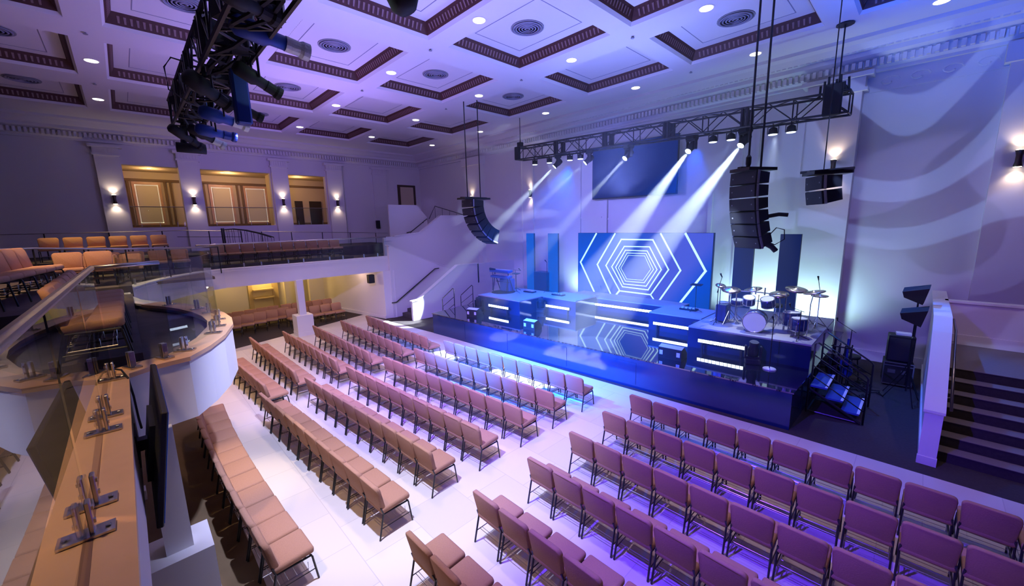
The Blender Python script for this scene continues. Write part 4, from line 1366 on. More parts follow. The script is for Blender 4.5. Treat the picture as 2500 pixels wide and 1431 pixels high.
line_array((-3.02, 10.9, 5.66), PI - 0.55, 6, -0.04, 0.075, 'large black six cabinet line array hanging over the right of the stage', w=0.80, h=0.295, d=0.42)
line_array((-13.55, 10.9, 5.62), PI - 0.05, 7, -0.02, 0.20, 'curved six cabinet line array hanging over the left of the stage', w=0.80, h=0.30, d=0.62, frame_ext=0.7)
line_array((-1.72, 11.6, 5.50), PI - 0.95, 2, 0.06, 0.10, 'small pair of stacked speakers hanging from a bar at the right', w=0.70, h=0.31, d=0.42, frame_ext=0.35)
t = thing('speaker_rod', 'two thin dark rods carrying the large right line array', 'rod')
for (x, y, x2) in ((-3.08, 10.85, -3.08), (-2.88, 11.10, -2.88)):
    g = nb(); tube(g, [(x, y, 5.7), (x2, y, CZ)], 0.024, 8); ob('rod', g, 'black', t)
g = nb(); lathe(g, [(0.03, 5.75), (0.06, 5.85), (0.06, 6.0), (0.03, 6.05)], (-3.08, 10.85, 0), 10); ob('coupler', g, 'black', t)
t = thing('speaker_rod', 'two thin dark rods carrying the curved left line array', 'rod')
for (x, y) in ((-13.85, 10.85), (-13.35, 11.15)):
    g = nb(); tube(g, [(x, y, 5.7), (x, y, CZ)], 0.022, 8); ob('rod', g, 'black', t)
t = thing('speaker_rod', 'single thin cable carrying the small right speaker pair', 'rod')
g = nb(); tube(g, [(-1.75, 11.65, 5.6), (-1.75, 11.65, CZ)], 0.012, 6); ob('cable', g, 'black', t)
g = nb(); tube(g, [(-2.2, 11.75, 5.62), (-1.2, 11.5, 5.60)], 0.035, 6); ob('spreader_bar', g, 'black', t)

t = thing('cable_loop', 'coiled thin cables sticking out behind the large right line array', 'cable')
g = nb()
tube(g, [(-2.62, 11.02, 4.62), (-2.42, 11.08, 4.66), (-2.25, 11.14, 4.64)], 0.045, 8)
ob('bracket', g, 'matte', t)
g = nb()
tube(g, [(-2.66, 11.0, 4.05), (-2.45, 11.1, 4.35), (-2.30, 11.16, 4.30), (-2.28, 11.16, 4.08), (-2.45, 11.1, 3.95), (-2.60, 11.02, 4.02)], 0.012, 5)
ob('cable', g, 'matte', t)
g = nb(); tube(g, [(-2.66, 11.0, 4.0), (-2.50, 11.06, 3.90), (-2.42, 11.1, 3.80)], 0.06, 8)
ob('connector', g, 'matte', t)

# ------------------------------------------------------------------ front lighting truss (upper left)
FZ = 6.75
t = thing('lighting_truss', 'black box truss crossing the upper left of the picture', 'truss')
truss(t, (-3.2, 1.15, FZ), (-9.9, 1.15, FZ), 0.42, 0.42, 0.36, 0.028, 0.014)
g = nb()
random.seed(3)
for q in range(5):
    P = []
    for i in range(24):
        P.append((-3.3 - i * 0.28, 1.15 + 0.14 * math.sin(i * 0.9 + q * 1.7), FZ - 0.10 + 0.16 * math.cos(i * 0.7 + q * 2.1)))
    tube(g, P, 0.022, 5)
for i in range(15):
    x = -3.8 - i * 0.41
    box(g, (x, 1.15 + random.uniform(-0.15, 0.15), FZ + random.uniform(-0.15, 0.1)), (random.uniform(0.15, 0.32), 0.16, random.uniform(0.1, 0.22)), (0, 0, random.uniform(-0.6, 0.6)))
ob('cable_bundle', g, 'matte', t)
t = thing('truss_hanger', 'rods holding the upper left lighting truss to the ceiling', 'rod')
for x in (-3.5,):
    g = nb(); tube(g, [(x, 1.15, FZ + 0.2), (x, 1.15, CZ)], 0.018, 6); ob('rod', g, 'black', t)
t = thing('cable_loop', 'thin black cable loop dangling from the left side of the front truss', 'cable')
g = nb(); tube(g, [(-7.2, 0.93, FZ + 0.1), (-7.2, 0.78, FZ + 0.12), (-7.25, 0.70, FZ), (-7.35, 0.72, FZ - 0.25), (-7.4, 0.9, FZ - 0.35), (-7.4, 0.98, FZ - 0.2)], 0.010, 6); ob('cable', g, 'matte', t)


def profile_spot(loc, aim, label, body='matte', snout='matte', L=0.62, r=0.11, drop=0.28):
    r *= 0.72
    L *= 0.85
    t = thing('profile_spotlight', label, 'spotlight', loc, 0, 'spotlights on the front truss')
    d = Vector(aim).normalized()
    q = d.to_track_quat('Z', 'Y').to_matrix()
    c = Vector((0, 0, -drop))
    g = nb(); lathe(g, [(0.05, -L * 0.5), (r * 1.15, -L * 0.42), (r * 1.2, -L * 0.05), (r * 0.85, 0.02), (r * 0.82, L * 0.28)], seg=14)
    for v in g.verts: v.co = q @ v.co + c
    ob('body', g, body, t, True)
    g = nb(); lathe(g, [(r * 0.9, L * 0.24), (r * 0.86, L * 0.45), (r * 1.05, L * 0.50), (r * 1.05, L * 0.60), (r * 0.8, L * 0.60)], seg=14)
    for v in g.verts: v.co = q @ v.co + c
    ob('snout', g, snout, t)
    side = d.cross(Vector((0, 0, 1))).normalized()
    g = nb()
    for s in (-1, 1):
        tube(g, [c + side * s * (r * 1.3), side * s * (r * 1.3) + Vector((0, 0, -0.06))], 0.014, 5)
    tube(g, [side * (r * 1.3) + Vector((0, 0, -0.06)), -side * (r * 1.3) + Vector((0, 0, -0.06))], 0.014, 5)
    tube(g, [(0, 0, -0.06), (0, 0, 0.06)], 0.025, 6)
    ob('yoke', g, 'black', t)
    return t


HZ = FZ - 0.25
profile_spot((-4.95, 1.36, HZ + 0.16), (-0.05, 1.0, -0.12), 'spotlight with blue body and silver foil wrapped snout near the top of the front truss', 'bluemetal', 'foil', 0.78, 0.12, 0.10)
profile_spot((-5.6, 1.36, HZ + 0.10), (-0.15, 1.0, -0.45), 'black spotlight pointing down right behind the foil wrapped one', 'matte', 'matte', 0.55, 0.10)
profile_spot((-6.7, 1.36, HZ + 0.06), (-0.05, 1.0, -0.40), 'dark slim spotlight below the tall hanging box lamp', 'matte', 'matte', 0.62, 0.09, 0.30)
profile_spot((-7.8, 1.36, HZ + 0.04), (-0.1, 1.0, -0.22), 'spotlight with shiny blue snout in the lower cluster of the front truss', 'bluemetal', 'foil', 0.70, 0.12, 0.22)
profile_spot((-8.6, 1.36, HZ + 0.04), (-0.1, 1.0, -0.12), 'blue spotlight just above the lowest cluster of the front truss', 'bluemetal', 'bluemetal', 0.62, 0.11, 0.30)
profile_spot((-9.1, 1.30, HZ + 0.04), (-0.2, 1.0, -0.5), 'black spotlight tilted down at the bottom of the front truss', 'matte', 'foil', 0.62, 0.10, 0.28)
profile_spot((-9.5, 1.05, HZ + 0.04), (-0.3, 0.8, -0.5), 'black spotlight hanging near the far end of the front truss', 'matte', 'matte', 0.6, 0.10, 0.25)
profile_spot((-6.3, 0.98, HZ), (-0.4, 0.9, -0.5), 'black spotlight tucked under the left side of the front truss', 'matte', 'matte', 0.6, 0.12, 0.2)
profile_spot((-4.3, 1.05, HZ + 0.15), (-0.3, 0.9, -0.1), 'black spotlight at the very top edge of the front truss', 'matte', 'matte', 0.5, 0.12, 0.1)
light('POINT', 'foil_fill', (-5.0, 1.98, HZ + 0.02), (0.7, 1.0, 0.9), 7, radius=0.03)  # added point lamp standing in for lamp spill on the foil
t = thing('box_light', 'tall dark blue box lamp hanging straight down from the front truss', 'spotlight', (-6.15, 1.30, HZ + 0.1))
g = nb(); box(g, (0, 0, -0.36), (0.15, 0.17, 0.66), bevel=0.02); ob('body', g, 'bluemetal', t)
g = nb(); tube(g, [(0, 0, -0.05), (0, 0, 0.08)], 0.025, 6); ob('clamp', g, 'black', t)
t = thing('bar_light', 'short black bar lamp hanging under the far end of the front truss', 'spotlight', (-9.75, 1.10, HZ + 0.05))
g = nb(); lathe(g, [(0.09, -0.22), (0.09, 0.22)], (0, 0.05, -0.42), 12, 'Y'); ob('body', g, 'matte', t, True)
g = nb(); tube(g, [(0, -0.05, -0.34), (0, 0, 0.05)], 0.05, 6); tube(g, [(0, 0.12, -0.34), (0, 0.08, 0.05)], 0.05, 6); ob('yoke', g, 'black', t)
t = thing('ceiling_spotlight', 'black lamp cut by the top edge right of the front truss', 'spotlight', (-4.1, 2.35, 7.15))
g = nb(); lathe(g, [(0.10, -0.36), (0.15, -0.30), (0.17, 0.1), (0.10, 0.3)], (0, 0, 0), 14, rot=(0.35, -0.2, 0)); ob('body', g, 'matte', t, True)
g = nb(); tube(g, [(0, 0, 0.2), (0, 0, CZ - 7.15)], 0.02, 6); ob('drop_pipe', g, 'black', t)

# ------------------------------------------------------------------ drum kit
DX, DY, DZ = -3.05, 12.45, RZ1
def drum(loc, r, h, rot, label, name='tom_drum', cat='drum', legs=0):
    t = thing(name, label, cat, loc, 0, None)
    g = nb(); lathe(g, [(r, -h / 2), (r, h / 2)], (0, 0, 0), 22, rot=rot); ob('drum_shell', g, 'shell', t, True)
    g = nb(); lathe(g, [(r * 0.97, h / 2), (r * 0.97, h / 2 + 0.006)], (0, 0, 0), 22, rot=rot); ob('drum_head', g, 'drumw', t)
    g = nb(); lathe(g, [(r * 0.97, -h / 2 - 0.006), (r * 0.97, -h / 2)], (0, 0, 0), 22, rot=rot); ob('drum_head', g, 'drumw', t)
    g = nb()
    for s in (-1, 1):
        lathe(g, [(r + 0.012, s * h / 2 - 0.012), (r + 0.012, s * h / 2 + 0.012), (r - 0.01, s * h / 2 + 0.012), (r - 0.01, s * h / 2 - 0.012)], (0, 0, 0), 22, rot=rot)
    ob('hoop', g, 'chrome', t, True)
    g = nb()
    R = Matrix.Rotation(rot[2], 3, 'Z') @ Matrix.Rotation(rot[1], 3, 'Y') @ Matrix.Rotation(rot[0], 3, 'X')
    for k in range(8):
        a = k * PI / 4
        p = R @ Vector((r * 1.04 * math.cos(a), r * 1.04 * math.sin(a), -h * 0.42)); q = R @ Vector((r * 1.04 * math.cos(a), r * 1.04 * math.sin(a), h * 0.42))
        tube(g, [p, q], 0.008, 5)
    ob('tension_rod', g, 'chrome', t)
    if legs:
        for k in range(3):
            a = k * 2.1 + 0.4
            g = nb(); tube(g, [(r * 1.03 * math.cos(a), r * 1.03 * math.sin(a), 0), (r * 1.08 * math.cos(a), r * 1.08 * math.sin(a), legs)], 0.010, 5); ob('leg', g, 'chrome', t)
    return t


drum((DX + 0.05, DY - 0.25, DZ + 0.29), 0.28, 0.42, (PI / 2, 0, 0.15), 'large bass drum with pale front head facing the seats', 'bass_drum')
for s in (-1, 1):
    pass
drum((DX - 0.22, DY + 0.05, DZ + 0.78), 0.15, 0.20, (0.35, 0.1, 0), 'left rack tom mounted above the bass drum')
drum((DX + 0.25, DY + 0.05, DZ + 0.78), 0.165, 0.22, (0.35, -0.1, 0), 'right rack tom mounted above the bass drum')
t = thing('tom_holder', 'chrome holder post joining the two rack toms to the bass drum', 'drum hardware', (DX, DY, DZ))
g = nb(); tube(g, [(0.03, -0.05, 0.55), (0.03, 0.0, 0.98)], 0.015, 6); tube(g, [(-0.15, 0.0, 0.80), (0.2, 0.0, 0.80)], 0.012, 6); ob('post', g, 'chrome', t)
drum((DX + 0.78, DY + 0.30, DZ + 0.36), 0.20, 0.36, (0, 0, 0), 'floor tom standing right of the bass drum', 'floor_tom', 'drum', -0.36)
drum((DX + 1.02, DY - 0.10, DZ + 0.32), 0.18, 0.32, (0, 0, 0), 'lower floor tom at the front right corner of the drum riser', 'floor_tom', 'drum', -0.32)
drum((DX - 0.62, DY + 0.45, DZ + 0.62), 0.17, 0.14, (0.1, 0, 0), 'shallow snare drum left of the bass drum', 'snare_drum')
t = thing('snare_stand', 'chrome tripod stand under the snare drum', 'drum hardware', (DX - 0.62, DY + 0.45, DZ))
g = nb(); tube(g, [(0, 0, 0.2), (0, 0, 0.53)], 0.014, 6); tube(g, [(-0.15, 0, 0.55), (0.15, 0, 0.55)], 0.010, 5); ob('post', g, 'chrome', t)
for k in range(3):
    g = nb(); tube(g, [(0, 0, 0.25), (0.26 * math.cos(k * 2.1), 0.26 * math.sin(k * 2.1), 0.01)], 0.010, 5); ob('leg', g, 'chrome', t)


def cymbal_stand(x, y, h, r, tilt, label, tip=(0.0, 0.0), z0=DZ, two=False):
    t = thing('cymbal_stand', label, 'cymbal', (x, y, z0), 0, None)
    g = nb(); tube(g, [(0, 0, 0.10), (0, 0, h * 0.7), (tip[0], tip[1], h + 0.04)], 0.013, 6); ob('pole', g, 'chrome', t)
    for k in range(3):
        g = nb(); tube(g, [(0, 0, 0.38), (0.28 * math.cos(k * 2.1 + 0.3), 0.28 * math.sin(k * 2.1 + 0.3), 0.01)], 0.010, 5); ob('leg', g, 'chrome', t)
    for zz in ((0, 0.05) if two else (0,)):
        g = nb(); lathe(g, [(r, 0.0), (r * 0.5, 0.016), (r * 0.22, 0.03), (0.03, 0.055), (0.01, 0.055), (0.2 * r, 0.025), (r * 0.5, 0.011)], (tip[0], tip[1], h + zz), 26, rot=tilt); ob('cymbal', g, 'cymbal', t, True)
    return t


cymbal_stand(DX - 0.75, DY + 0.15, 1.02, 0.26, (0.25, 0.12, 0), 'crash cymbal on a stand at the upper left of the drum kit', (0.02, 0))
cymbal_stand(DX - 0.95, DY + 0.75, 0.86, 0.19, (0, 0, 0), 'paired hi-hat cymbals far left of the drum kit', two=True)
cymbal_stand(DX - 0.40, DY + 0.9, 0.98, 0.24, (0.2, -0.15, 0), 'crash cymbal behind the left rack tom', (0.05, 0))
cymbal_stand(DX + 0.48, DY + 0.35, 0.98, 0.24, (0.3, 0.0, 0), 'crash cymbal right of the rack toms', (-0.05, 0))
cymbal_stand(DX + 0.75, DY + 0.75, 1.10, 0.27, (0.2, 0.15, 0), 'large ride cymbal over the floor tom')
cymbal_stand(DX + 1.15, DY + 0.40, 1.12, 0.25, (0.12, -0.2, 0), 'dark cymbal at the far right end of the drum kit', (0.05, 0))
cymbal_stand(DX - 1.05, DY + 0.25, 1.10, 0.15, (0.3, 0.3, 0), 'tiny splash cymbal at the far left of the drum kit')
cymbal_stand(DX + 1.25, DY + 0.95, 0.95, 0.20, (0.1, 0.0, 0), 'small cymbal at the rear right corner of the drum kit')
drum((DX - 1.0, DY + 0.55, DZ + 0.30), 0.16, 0.5, (0, 0, 0), 'slim tall drum left of the kit', 'slim_drum')
t = thing('drum_rack', 'chrome bar rack with uprights behind the two rack toms', 'drum hardware', (DX, DY + 0.25, DZ))
g = nb(); tube(g, [(-0.6, 0, 1.0), (0.0, -0.06, 1.02), (0.62, 0, 0.98)], 0.018, 8); ob('crossbar', g, 'chrome', t)
for x in (-0.6, 0.62):
    g = nb(); tube(g, [(x, 0, 0), (x, 0, 1.06)], 0.018, 8); ob('upright', g, 'chrome', t)
for x in (-0.1, 0.12):
    g = nb(); tube(g, [(x, -0.06, 0.95), (x, -0.04, 1.16)], 0.02, 8); ob('clamp', g, 'chrome', t)
t = thing('drum_stool', 'round black drum stool behind the kit', 'stool', (DX + 0.2, DY + 1.2, DZ))
g = nb(); lathe(g, [(0.17, 0.46), (0.18, 0.49), (0.17, 0.55)], seg=16); ob('seat', g, 'matte', t, True)
g = nb(); tube(g, [(0, 0, 0.05), (0, 0, 0.47)], 0.018, 6); ob('post', g, 'chrome', t)
for k in range(3):
    g = nb(); tube(g, [(0, 0, 0.25), (0.25 * math.cos(k * 2.1), 0.25 * math.sin(k * 2.1), 0.01)], 0.012, 5); ob('leg', g, 'chrome', t)
t = thing('drum_monitor', 'small light grey percussion pad with blue front beside the bass drum', 'drum pad', (DX - 0.95, DY + 0.2, DZ))
g = nb(); box(g, (0, 0, 0.30), (0.30, 0.26, 0.5), bevel=0.02); ob('body', g, 'shell', t)


def mic_stand(x, y, z0, h, boom, label, base='tripod', grp=None):
    t = thing('microphone_stand', label, 'microphone stand', (x, y, z0), 0, grp)
    g = nb(); tube(g, [(0, 0, 0.02), (0, 0, h)], 0.011, 6); ob('pole', g, 'black', t)
    if base == 'round':
        g = nb(); lathe(g, [(0.15, 0.0), (0.14, 0.025), (0.02, 0.04)], seg=18); ob('base', g, 'greylt', t, True)
    else:
        for k in range(3):
            g = nb(); tube(g, [(0, 0, 0.12), (0.24 * math.cos(k * 2.1 + 0.5), 0.24 * math.sin(k * 2.1 + 0.5), 0.01)], 0.009, 5); ob('leg', g, 'black', t)
    tip = Vector((0, 0, h))
    if boom:
        g = nb(); tip = Vector((boom[0], boom[1], h + boom[2])); tube(g, [(-boom[0] * 0.3, -boom[1] * 0.3, h - boom[2] * 0.3), tip], 0.008, 6); ob('boom', g, 'black', t)
    g = nb(); tube(g, [tip, tip + Vector((0.0, -0.10, 0.08)), tip + Vector((0.0, -0.13, 0.11))], [0.014, 0.020, 0.026], 8); ob('microphone', g, 'matte', t, True)
    return t


mic_stand(-4.05, 12.35, RZ1, 1.05, (0.05, 0.1, 0.35), 'tall boom microphone stand at the left edge of the drum riser')
mic_stand(-1.85, 13.75, RZ1, 1.0, (-0.05, -0.1, 0.35), 'tall boom microphone stand behind the right cymbals')
mic_stand(-2.32, 11.05, SZ, 1.25, None, 'pale vocal microphone stand on a round base before the drum riser', 'round')
mic_stand(-13.1, 12.9, RZ1, 0.95, (0.35, 0.0, 0.0), 'boom microphone stand right of the keyboards')
mic_stand(-11.6, 13.4, RZ1, 1.35, None, 'thin microphone stand before the left narrow panels')
mic_stand(-1.95, 12.0, RZ1, 0.75, (-0.25, 0.1, 0.05), 'short boom microphone stand at the right of the drum kit')


def music_stand(x, y, z0, h, label):
    t = thing('music_stand', label, 'music stand', (x, y, z0))
    g = nb(); tube(g, [(0, 0, 0.05), (0, 0, h)], 0.010, 6); ob('pole', g, 'black', t)
    for k in range(3):
        g = nb(); tube(g, [(0, 0, 0.10), (0.22 * math.cos(k * 2.1), 0.22 * math.sin(k * 2.1), 0.01)], 0.008, 5); ob('leg', g, 'black', t)
    g = nb(); box(g, (0, 0, h), (0.36, 0.20, 0.02), (0.15, 0, 0)); ob('desk', g, 'matte', t)


music_stand(-5.15, 13.6, RZ1, 0.92, 'small flat desk stand right of the hexagon screen')
music_stand(-12.55, 12.4, RZ1, 0.88, 'small flat desk stand right of the keyboards')

# keyboards and percussion at stage left
t = thing('keyboard_stand', 'black stand frame under the two keyboards', 'stand', (-13.35, 12.3, RZ1))
for s in (-1, 1):
    g = nb(); tube(g, [(s * 0.45, -0.2, 0.0), (s * 0.45, -0.05, 0.93)], 0.02, 6); tube(g, [(s * 0.45, 0.25, 0.0), (s * 0.45, -0.05, 0.80)], 0.02, 6); ob('leg', g, 'black', t)
g = nb(); tube(g, [(-0.45, 0.0, 0.45), (0.45, 0.0, 0.45)], 0.015, 6); ob('stretcher', g, 'black', t)
for k, (dx, z, L, l) in enumerate(((-0.05, 0.95, 1.25, 'upper slim keyboard on the left riser'), (0.1, 0.72, 1.15, 'lower keyboard on the left riser'))):
    t = thing('keyboard', l, 'keyboard', (-13.35 + dx, 12.25 - k * 0.12, RZ1 + z))
    g = nb(); box(g, (0, 0, 0), (L, 0.32, 0.09), (0.12, 0, 0), bevel=0.01); ob('body', g, 'bluemetal', t)
    g = nb()
    for i in range(28):
        box(g, (-L / 2 + 0.08 + i * (L - 0.16) / 28, 0.08, 0.058), ((L - 0.16) / 30, 0.13, 0.012))
    ob('keys', g, 'drumw', t)
g = nb(); box(g, (-13.25, 12.5, RZ1 + 0.30), (0.62, 0.42, 0.58), bevel=0.03)
tag(ob('amplifier', g, 'bluemetal'), 'dark blue amplifier box behind the keyboard stand', 'amplifier')
g = nb(); tube(g, [(-14.05, 12.15, RZ1 + 1.03), (-13.75, 12.2, RZ1 + 1.0)], 0.05, 8)
tube(g, [(-13.95, 12.2, RZ1), (-13.9, 12.2, RZ1 + 1.0)], 0.014, 6)
tag(ob('percussion_pad', g, 'matte'), 'small dark percussion pad on a pole left of the keyboards', 'percussion')
g = nb(); lathe(g, [(0.55, 0.0), (0.55, 0.015)], (-13.2, 12.2, RZ1), 24)
tag(ob('round_rug', g, 'matte'), 'dark round rug under the keyboard rig', 'rug')
for k, (x, y, l) in enumerate(((-12.2, 12.9, 'small pedal board left on the far left riser'), (-10.7, 13.1, 'white cabled pedal board on the riser left of centre'), (-5.4, 13.7, 'pedal board beside the small desk stand'))):
    t = thing('pedal_board', l, 'pedal board', (x, y, RZ1))
    g = nb(); box(g, (0, 0, 0.03), (0.55, 0.28, 0.05)); ob('board', g, 'matte', t)
    g = nb()
    for i in range(4):
        box(g, (-0.2 + i * 0.13, 0, 0.075), (0.09, 0.14, 0.04))
    ob('pedals', g, 'greylt', t)


def wedge(x, y, rz, label, w=0.62):
    t = thing('floor_monitor', label, 'floor monitor', (x, y, SZ), rz, 'wedge monitors on the stage')
    g = nb(); prismx(g, [(-0.22, 0), (0.22, 0), (0.22, 0.12), (-0.02, 0.34), (-0.22, 0.30)], -w / 2, w / 2); ob('cabinet', g, 'matte', t)
    g = nb(); prismx(g, [(0.21, 0.14), (0.0, 0.333), (0.005, 0.338), (0.215, 0.145)], -w / 2 + 0.03, w / 2 - 0.03); ob('grille', g, 'grille', t)
    g = nb(); prismx(g, [(-0.21, 0.30), (-0.02, 0.34), (-0.02, 0.346), (-0.21, 0.306)], -w / 2, w / 2); ob('pale_top', g, 'greylt', t)
    g = nb(); box(g, (-w / 2 + 0.08, -0.225, 0.16), (0.09, 0.01, 0.12)); box(g, (w / 2 - 0.08, -0.225, 0.16), (0.09, 0.01, 0.12)); ob('handle', g, 'greylt', t)
    return t


wedge(-4.45, 10.35, 0.05, 'floor monitor with pale top at the front right of the stage')
wedge(-12.55, 9.95, 0.3, 'floor monitor with pale top at the front left of the stage', 0.5)
wedge(-9.4, 10.05, 0.1, 'dark low floor monitor at the front centre of the stage', 0.5)

# ------------------------------------------------------------------ stage steps
def stage_steps(x0, sx, y0, y1, label, nose=True, rail=True):
    t = thing('stage_steps', label, 'steps', (x0, (y0 + y1) / 2, 0))
    hw = (y1 - y0) / 2
    for i in range(3):
        z = 0.66 - i * 0.22
        g = nb(); bb(g, sx * (0.04 + i * 0.30), sx * (0.36 + i * 0.30), -hw + 0.05, hw - 0.05, z - 0.04, z); ob('tread', g, 'bluetape', t)
        g = nb(); bb(g, sx * (0.32 + i * 0.30), sx * (0.37 + i * 0.30), -hw + 0.05, hw - 0.05, z, z + 0.008); ob('white_nosing', g, 'nosing', t)
    for s in (-1, 1):
        g = nb()
        tube(g, [(sx * 0.02, s * hw, 0.60), (sx * 1.0, s * hw, 0.03)], 0.03, 6)
        tube(g, [(sx * 0.02, s * hw, 0.0), (sx * 0.02, s * hw, 0.84)], 0.02, 6)
        tube(g, [(sx * 0.02, s * hw, 0.04), (sx * 1.0, s * hw, 0.04)], 0.02, 6)
        ob('stringer', g, 'black', t)
        g = nb()
        tube(g, [(sx * 0.06, s * hw, 0.86), (sx * 0.06, s * hw, 1.68), (sx * 0.12, s * hw, 1.72), (sx * 1.0, s * hw, 1.14), (sx * 1.04, s * hw, 1.08), (sx * 1.04, s * hw, 0.02)], 0.02, 8)
        for q in (0.40, 0.75) if not nose else (0.30, 0.55, 0.80):
            tube(g, [(sx * 0.06, s * hw, 1.72 - q), (sx * 1.04, s * hw, 1.12 - q)], 0.013, 6)
        ob('side_rail', g, 'black', t, True)
    return t


stage_steps(-1.54, 1, 11.15, 12.35, 'black metal steps with blue treads off the right side of the stage')
stage_steps(-14.78, -1, 10.6, 11.7, 'metal steps with grey railings off the left side of the stage', False)

# equipment at the right, beside the half wall
t = thing('road_case', 'black road case with metal edges beside the right half wall', 'case', (-0.12, 14.7, 0.0), 0.1)
g = nb(); box(g, (0, 0, 0.36), (0.58, 0.55, 0.62), bevel=0.01); ob('case_body', g, 'matte', t)
g = nb()
for z in (0.06, 0.58, 0.66):
    for y in (-0.28,):
        box(g, (0, y, z), (0.60, 0.02, 0.025))
for x in (-0.29, 0.29):
    box(g, (x, -0.28, 0.36), (0.025, 0.02, 0.62))
ob('metal_edge', g, 'steel', t)
g = nb(); box(g, (-0.13, -0.285, 0.42), (0.15, 0.02, 0.10)); box(g, (0.13, -0.285, 0.42), (0.15, 0.02, 0.10)); ob('latch', g, 'steel', t)
for (x, y) in ((-0.24, -0.22), (0.24, -0.22), (-0.24, 0.22), (0.24, 0.22)):
    g = nb(); lathe(g, [(0.03, -0.015), (0.03, 0.015)], (x, y, 0.03), 8, 'X'); ob('wheel', g, 'black', t)
t = thing('amplifier', 'black amplifier cabinet on top of the road case', 'amplifier', (-0.12, 14.7, 0.68), 0.1)
g = nb(); box(g, (0, 0, 0.36), (0.52, 0.42, 0.70), bevel=0.015); ob('cabinet', g, 'matte', t)
g = nb(); box(g, (0, -0.215, 0.34), (0.46, 0.01, 0.60)); ob('grille', g, 'grille', t)
g = nb(); box(g, (0.03, 0, 0.74), (0.30, 0.26, 0.05)); ob('control_unit', g, 'nosing', t)


def tripod_lamp(x, y, h, label, s=1.0):
    t = thing('tripod_lamp', label, 'stand lamp', (x, y, 0), 0, 'dark cone lamps on tripods at the right')
    g = nb(); tube(g, [(0, 0, 0.3), (0, 0, h)], 0.02, 6); ob('pole', g, 'black', t)
    for k in range(3):
        g = nb(); tube(g, [(0, 0, 0.9), (0.10 * math.cos(k * 2.1 + 3), 0.10 * math.sin(k * 2.1 + 3), 0.6), (0.40 * math.cos(k * 2.1 + 3), 0.40 * math.sin(k * 2.1 + 3), 0.02)], 0.013, 5); ob('leg', g, 'black', t)
    g = nb()
    V = [g.verts.new(Vector(p)) for p in ((-0.30, -0.12, h + 0.12), (-0.28, 0.15, h + 0.20), (-0.26, -0.10, h - 0.02), (-0.24, 0.10, h - 0.02), (0.16, -0.26, h + 0.26), (0.18, 0.26, h + 0.30), (0.08, -0.16, h - 0.16), (0.10, 0.16, h - 0.16))]
    for f in ((0, 1, 3, 2), (4, 6, 7, 5), (0, 4, 5, 1), (2, 3, 7, 6), (0, 2, 6, 4), (1, 5, 7, 3)):
        g.faces.new([V[k] for k in f])
    for v in g.verts: v.co = Vector((v.co.x * s, v.co.y * s, (v.co.z - h) * s + h))
    ob('lamp_head', g, 'matte', t)
    g = nb(); lathe(g, [(0.03, h - 0.5), (0.04, h - 0.47), (0.03, h - 0.44)], seg=8); ob('knob', g, 'black', t)


tripod_lamp(0.08, 13.75, 2.58, 'taller dark cone lamp on a tripod left of the half wall')
tripod_lamp(0.10, 13.3, 2.12, 'shorter dark cone lamp on a tripod touching the half wall')
mic_stand(-1.2, 15.3, 0, 1.2, (-0.35, -0.1, 0.25), 'microphone stand on the dark floor behind the right steps')
t = thing('stool', 'black padded stool behind the right stage steps', 'stool', (-1.05, 14.3, 0))
g = nb(); lathe(g, [(0.18, 0.62), (0.20, 0.65), (0.20, 0.70), (0.16, 0.72)], seg=16); ob('seat', g, 'matte', t, True)
for k in range(4):
    g = nb(); tube(g, [(0.12 * math.cos(k * 1.57), 0.12 * math.sin(k * 1.57), 0.64), (0.2 * math.cos(k * 1.57), 0.2 * math.sin(k * 1.57), 0.01)], 0.014, 5); ob('leg', g, 'black', t)
t = thing('cable_heap', 'tangle of black cables on the floor behind the right steps', 'cables')
random.seed(11)
g = nb()
for q in range(9):
    P = []
    x, y = random.uniform(-1.35, -0.7), random.uniform(12.8, 15.6)
    for i in range(14):
        x += random.uniform(-0.22, 0.22); y += random.uniform(-0.22, 0.22)
        x = min(-0.2, max(-1.4, x))
        P.append((x, y, 0.02 + random.uniform(0, 0.03)))
    tube(g, P, 0.014, 5)
ob('cables', g, 'matte', t)
t = thing('guitar_rack', 'dark cluttered guitar and stand rack at the right rear corner of the stage', 'rack', (-1.15, 13.2, 0))
g = nb()
for i in range(4):
    tube(g, [(-0.22 + i * 0.12, -0.3, 0.02), (-0.2 + i * 0.12, -0.1, 1.25)], 0.016, 6)
    tube(g, [(-0.22 + i * 0.12, 0.3, 0.02), (-0.2 + i * 0.12, 0.1, 1.25)], 0.016, 6)
tube(g, [(-0.25, -0.1, 1.2), (0.22, -0.1, 1.2)], 0.02, 6); tube(g, [(-0.25, 0.1, 0.6), (0.22, 0.1, 0.6)], 0.02, 6)
ob('frame', g, 'black', t)
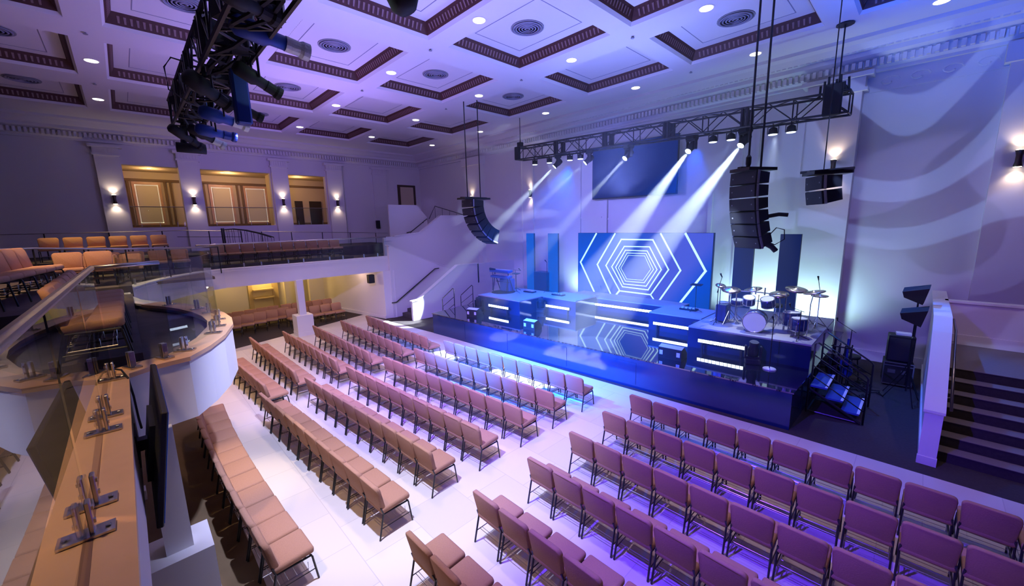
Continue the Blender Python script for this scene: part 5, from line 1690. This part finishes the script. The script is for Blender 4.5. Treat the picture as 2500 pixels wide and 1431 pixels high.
for i in range(2):
    g = nb(); x = -0.18 + i * 0.26
    lathe(g, [(0.16, -0.03), (0.16, 0.03)], (x, -0.02, 0.55), 14, 'Y'); lathe(g, [(0.12, -0.03), (0.12, 0.03)], (x, -0.02, 0.78), 14, 'Y')
    box(g, (x, -0.02, 1.12), (0.05, 0.03, 0.62)); ob('guitar', g, ['matte', 'bluemetal'][i], t)

# ------------------------------------------------------------------ confidence TV on the near balcony front
t = thing('television', 'black flat television mounted on the near balcony front facing the stage', 'television', (-4.8, -0.03, 2.74), 0)
g = nb()
box(g, (0, 0, 0), (1.62, 0.045, 0.95), (math.radians(-9), 0, 0), bevel=0.008)
ob('panel', g, 'matte', t)
g = nb(); box(g, (0, 0.026, 0.0), (1.58, 0.004, 0.91), (math.radians(-9), 0, 0)); ob('display', g, 'screenoff', t)
g = nb(); box(g, (0, -0.045, -0.05), (0.6, 0.05, 0.5), (math.radians(-9), 0, 0)); box(g, (0, -0.10, -0.05), (0.10, 0.12, 0.10)); box(g, (0, -0.135, -0.05), (0.35, 0.01, 0.30)); ob('wall_mount', g, 'black', t)
t = thing('loose_cable', 'thin black cable running from the cap clamp down to the television', 'cable')
g = nb(); tube(g, [(-5.75, -0.30, 3.22), (-5.62, -0.20, 3.21), (-5.45, -0.16, 3.16), (-5.30, -0.14, 3.0), (-5.05, -0.13, 2.85), (-4.9, -0.12, 2.80)], 0.009, 6); ob('cable', g, 'matte', t)

# ------------------------------------------------------------------ stage haze
m = bpy.data.materials.new('stage_haze')
m.use_nodes = True
nt = m.node_tree
nt.nodes.clear()
out = nt.nodes.new('ShaderNodeOutputMaterial')
vs = nt.nodes.new('ShaderNodeVolumeScatter')
vs.inputs['Density'].default_value = 0.024
vs.inputs['Anisotropy'].default_value = 0.3
vs.inputs['Color'].default_value = (0.9, 0.95, 1.0, 1)
nt.links.new(vs.outputs[0], out.inputs['Volume'])
M['haze'] = m
g = nb(); bb(g, -16.9, -1.9, 9.0, 15.3, 0.92, 8.6)
o = ob('stage_haze', g, 'haze')
tag(o, 'thin theatrical haze hanging in the air over the stage', 'haze', None, 'stuff')
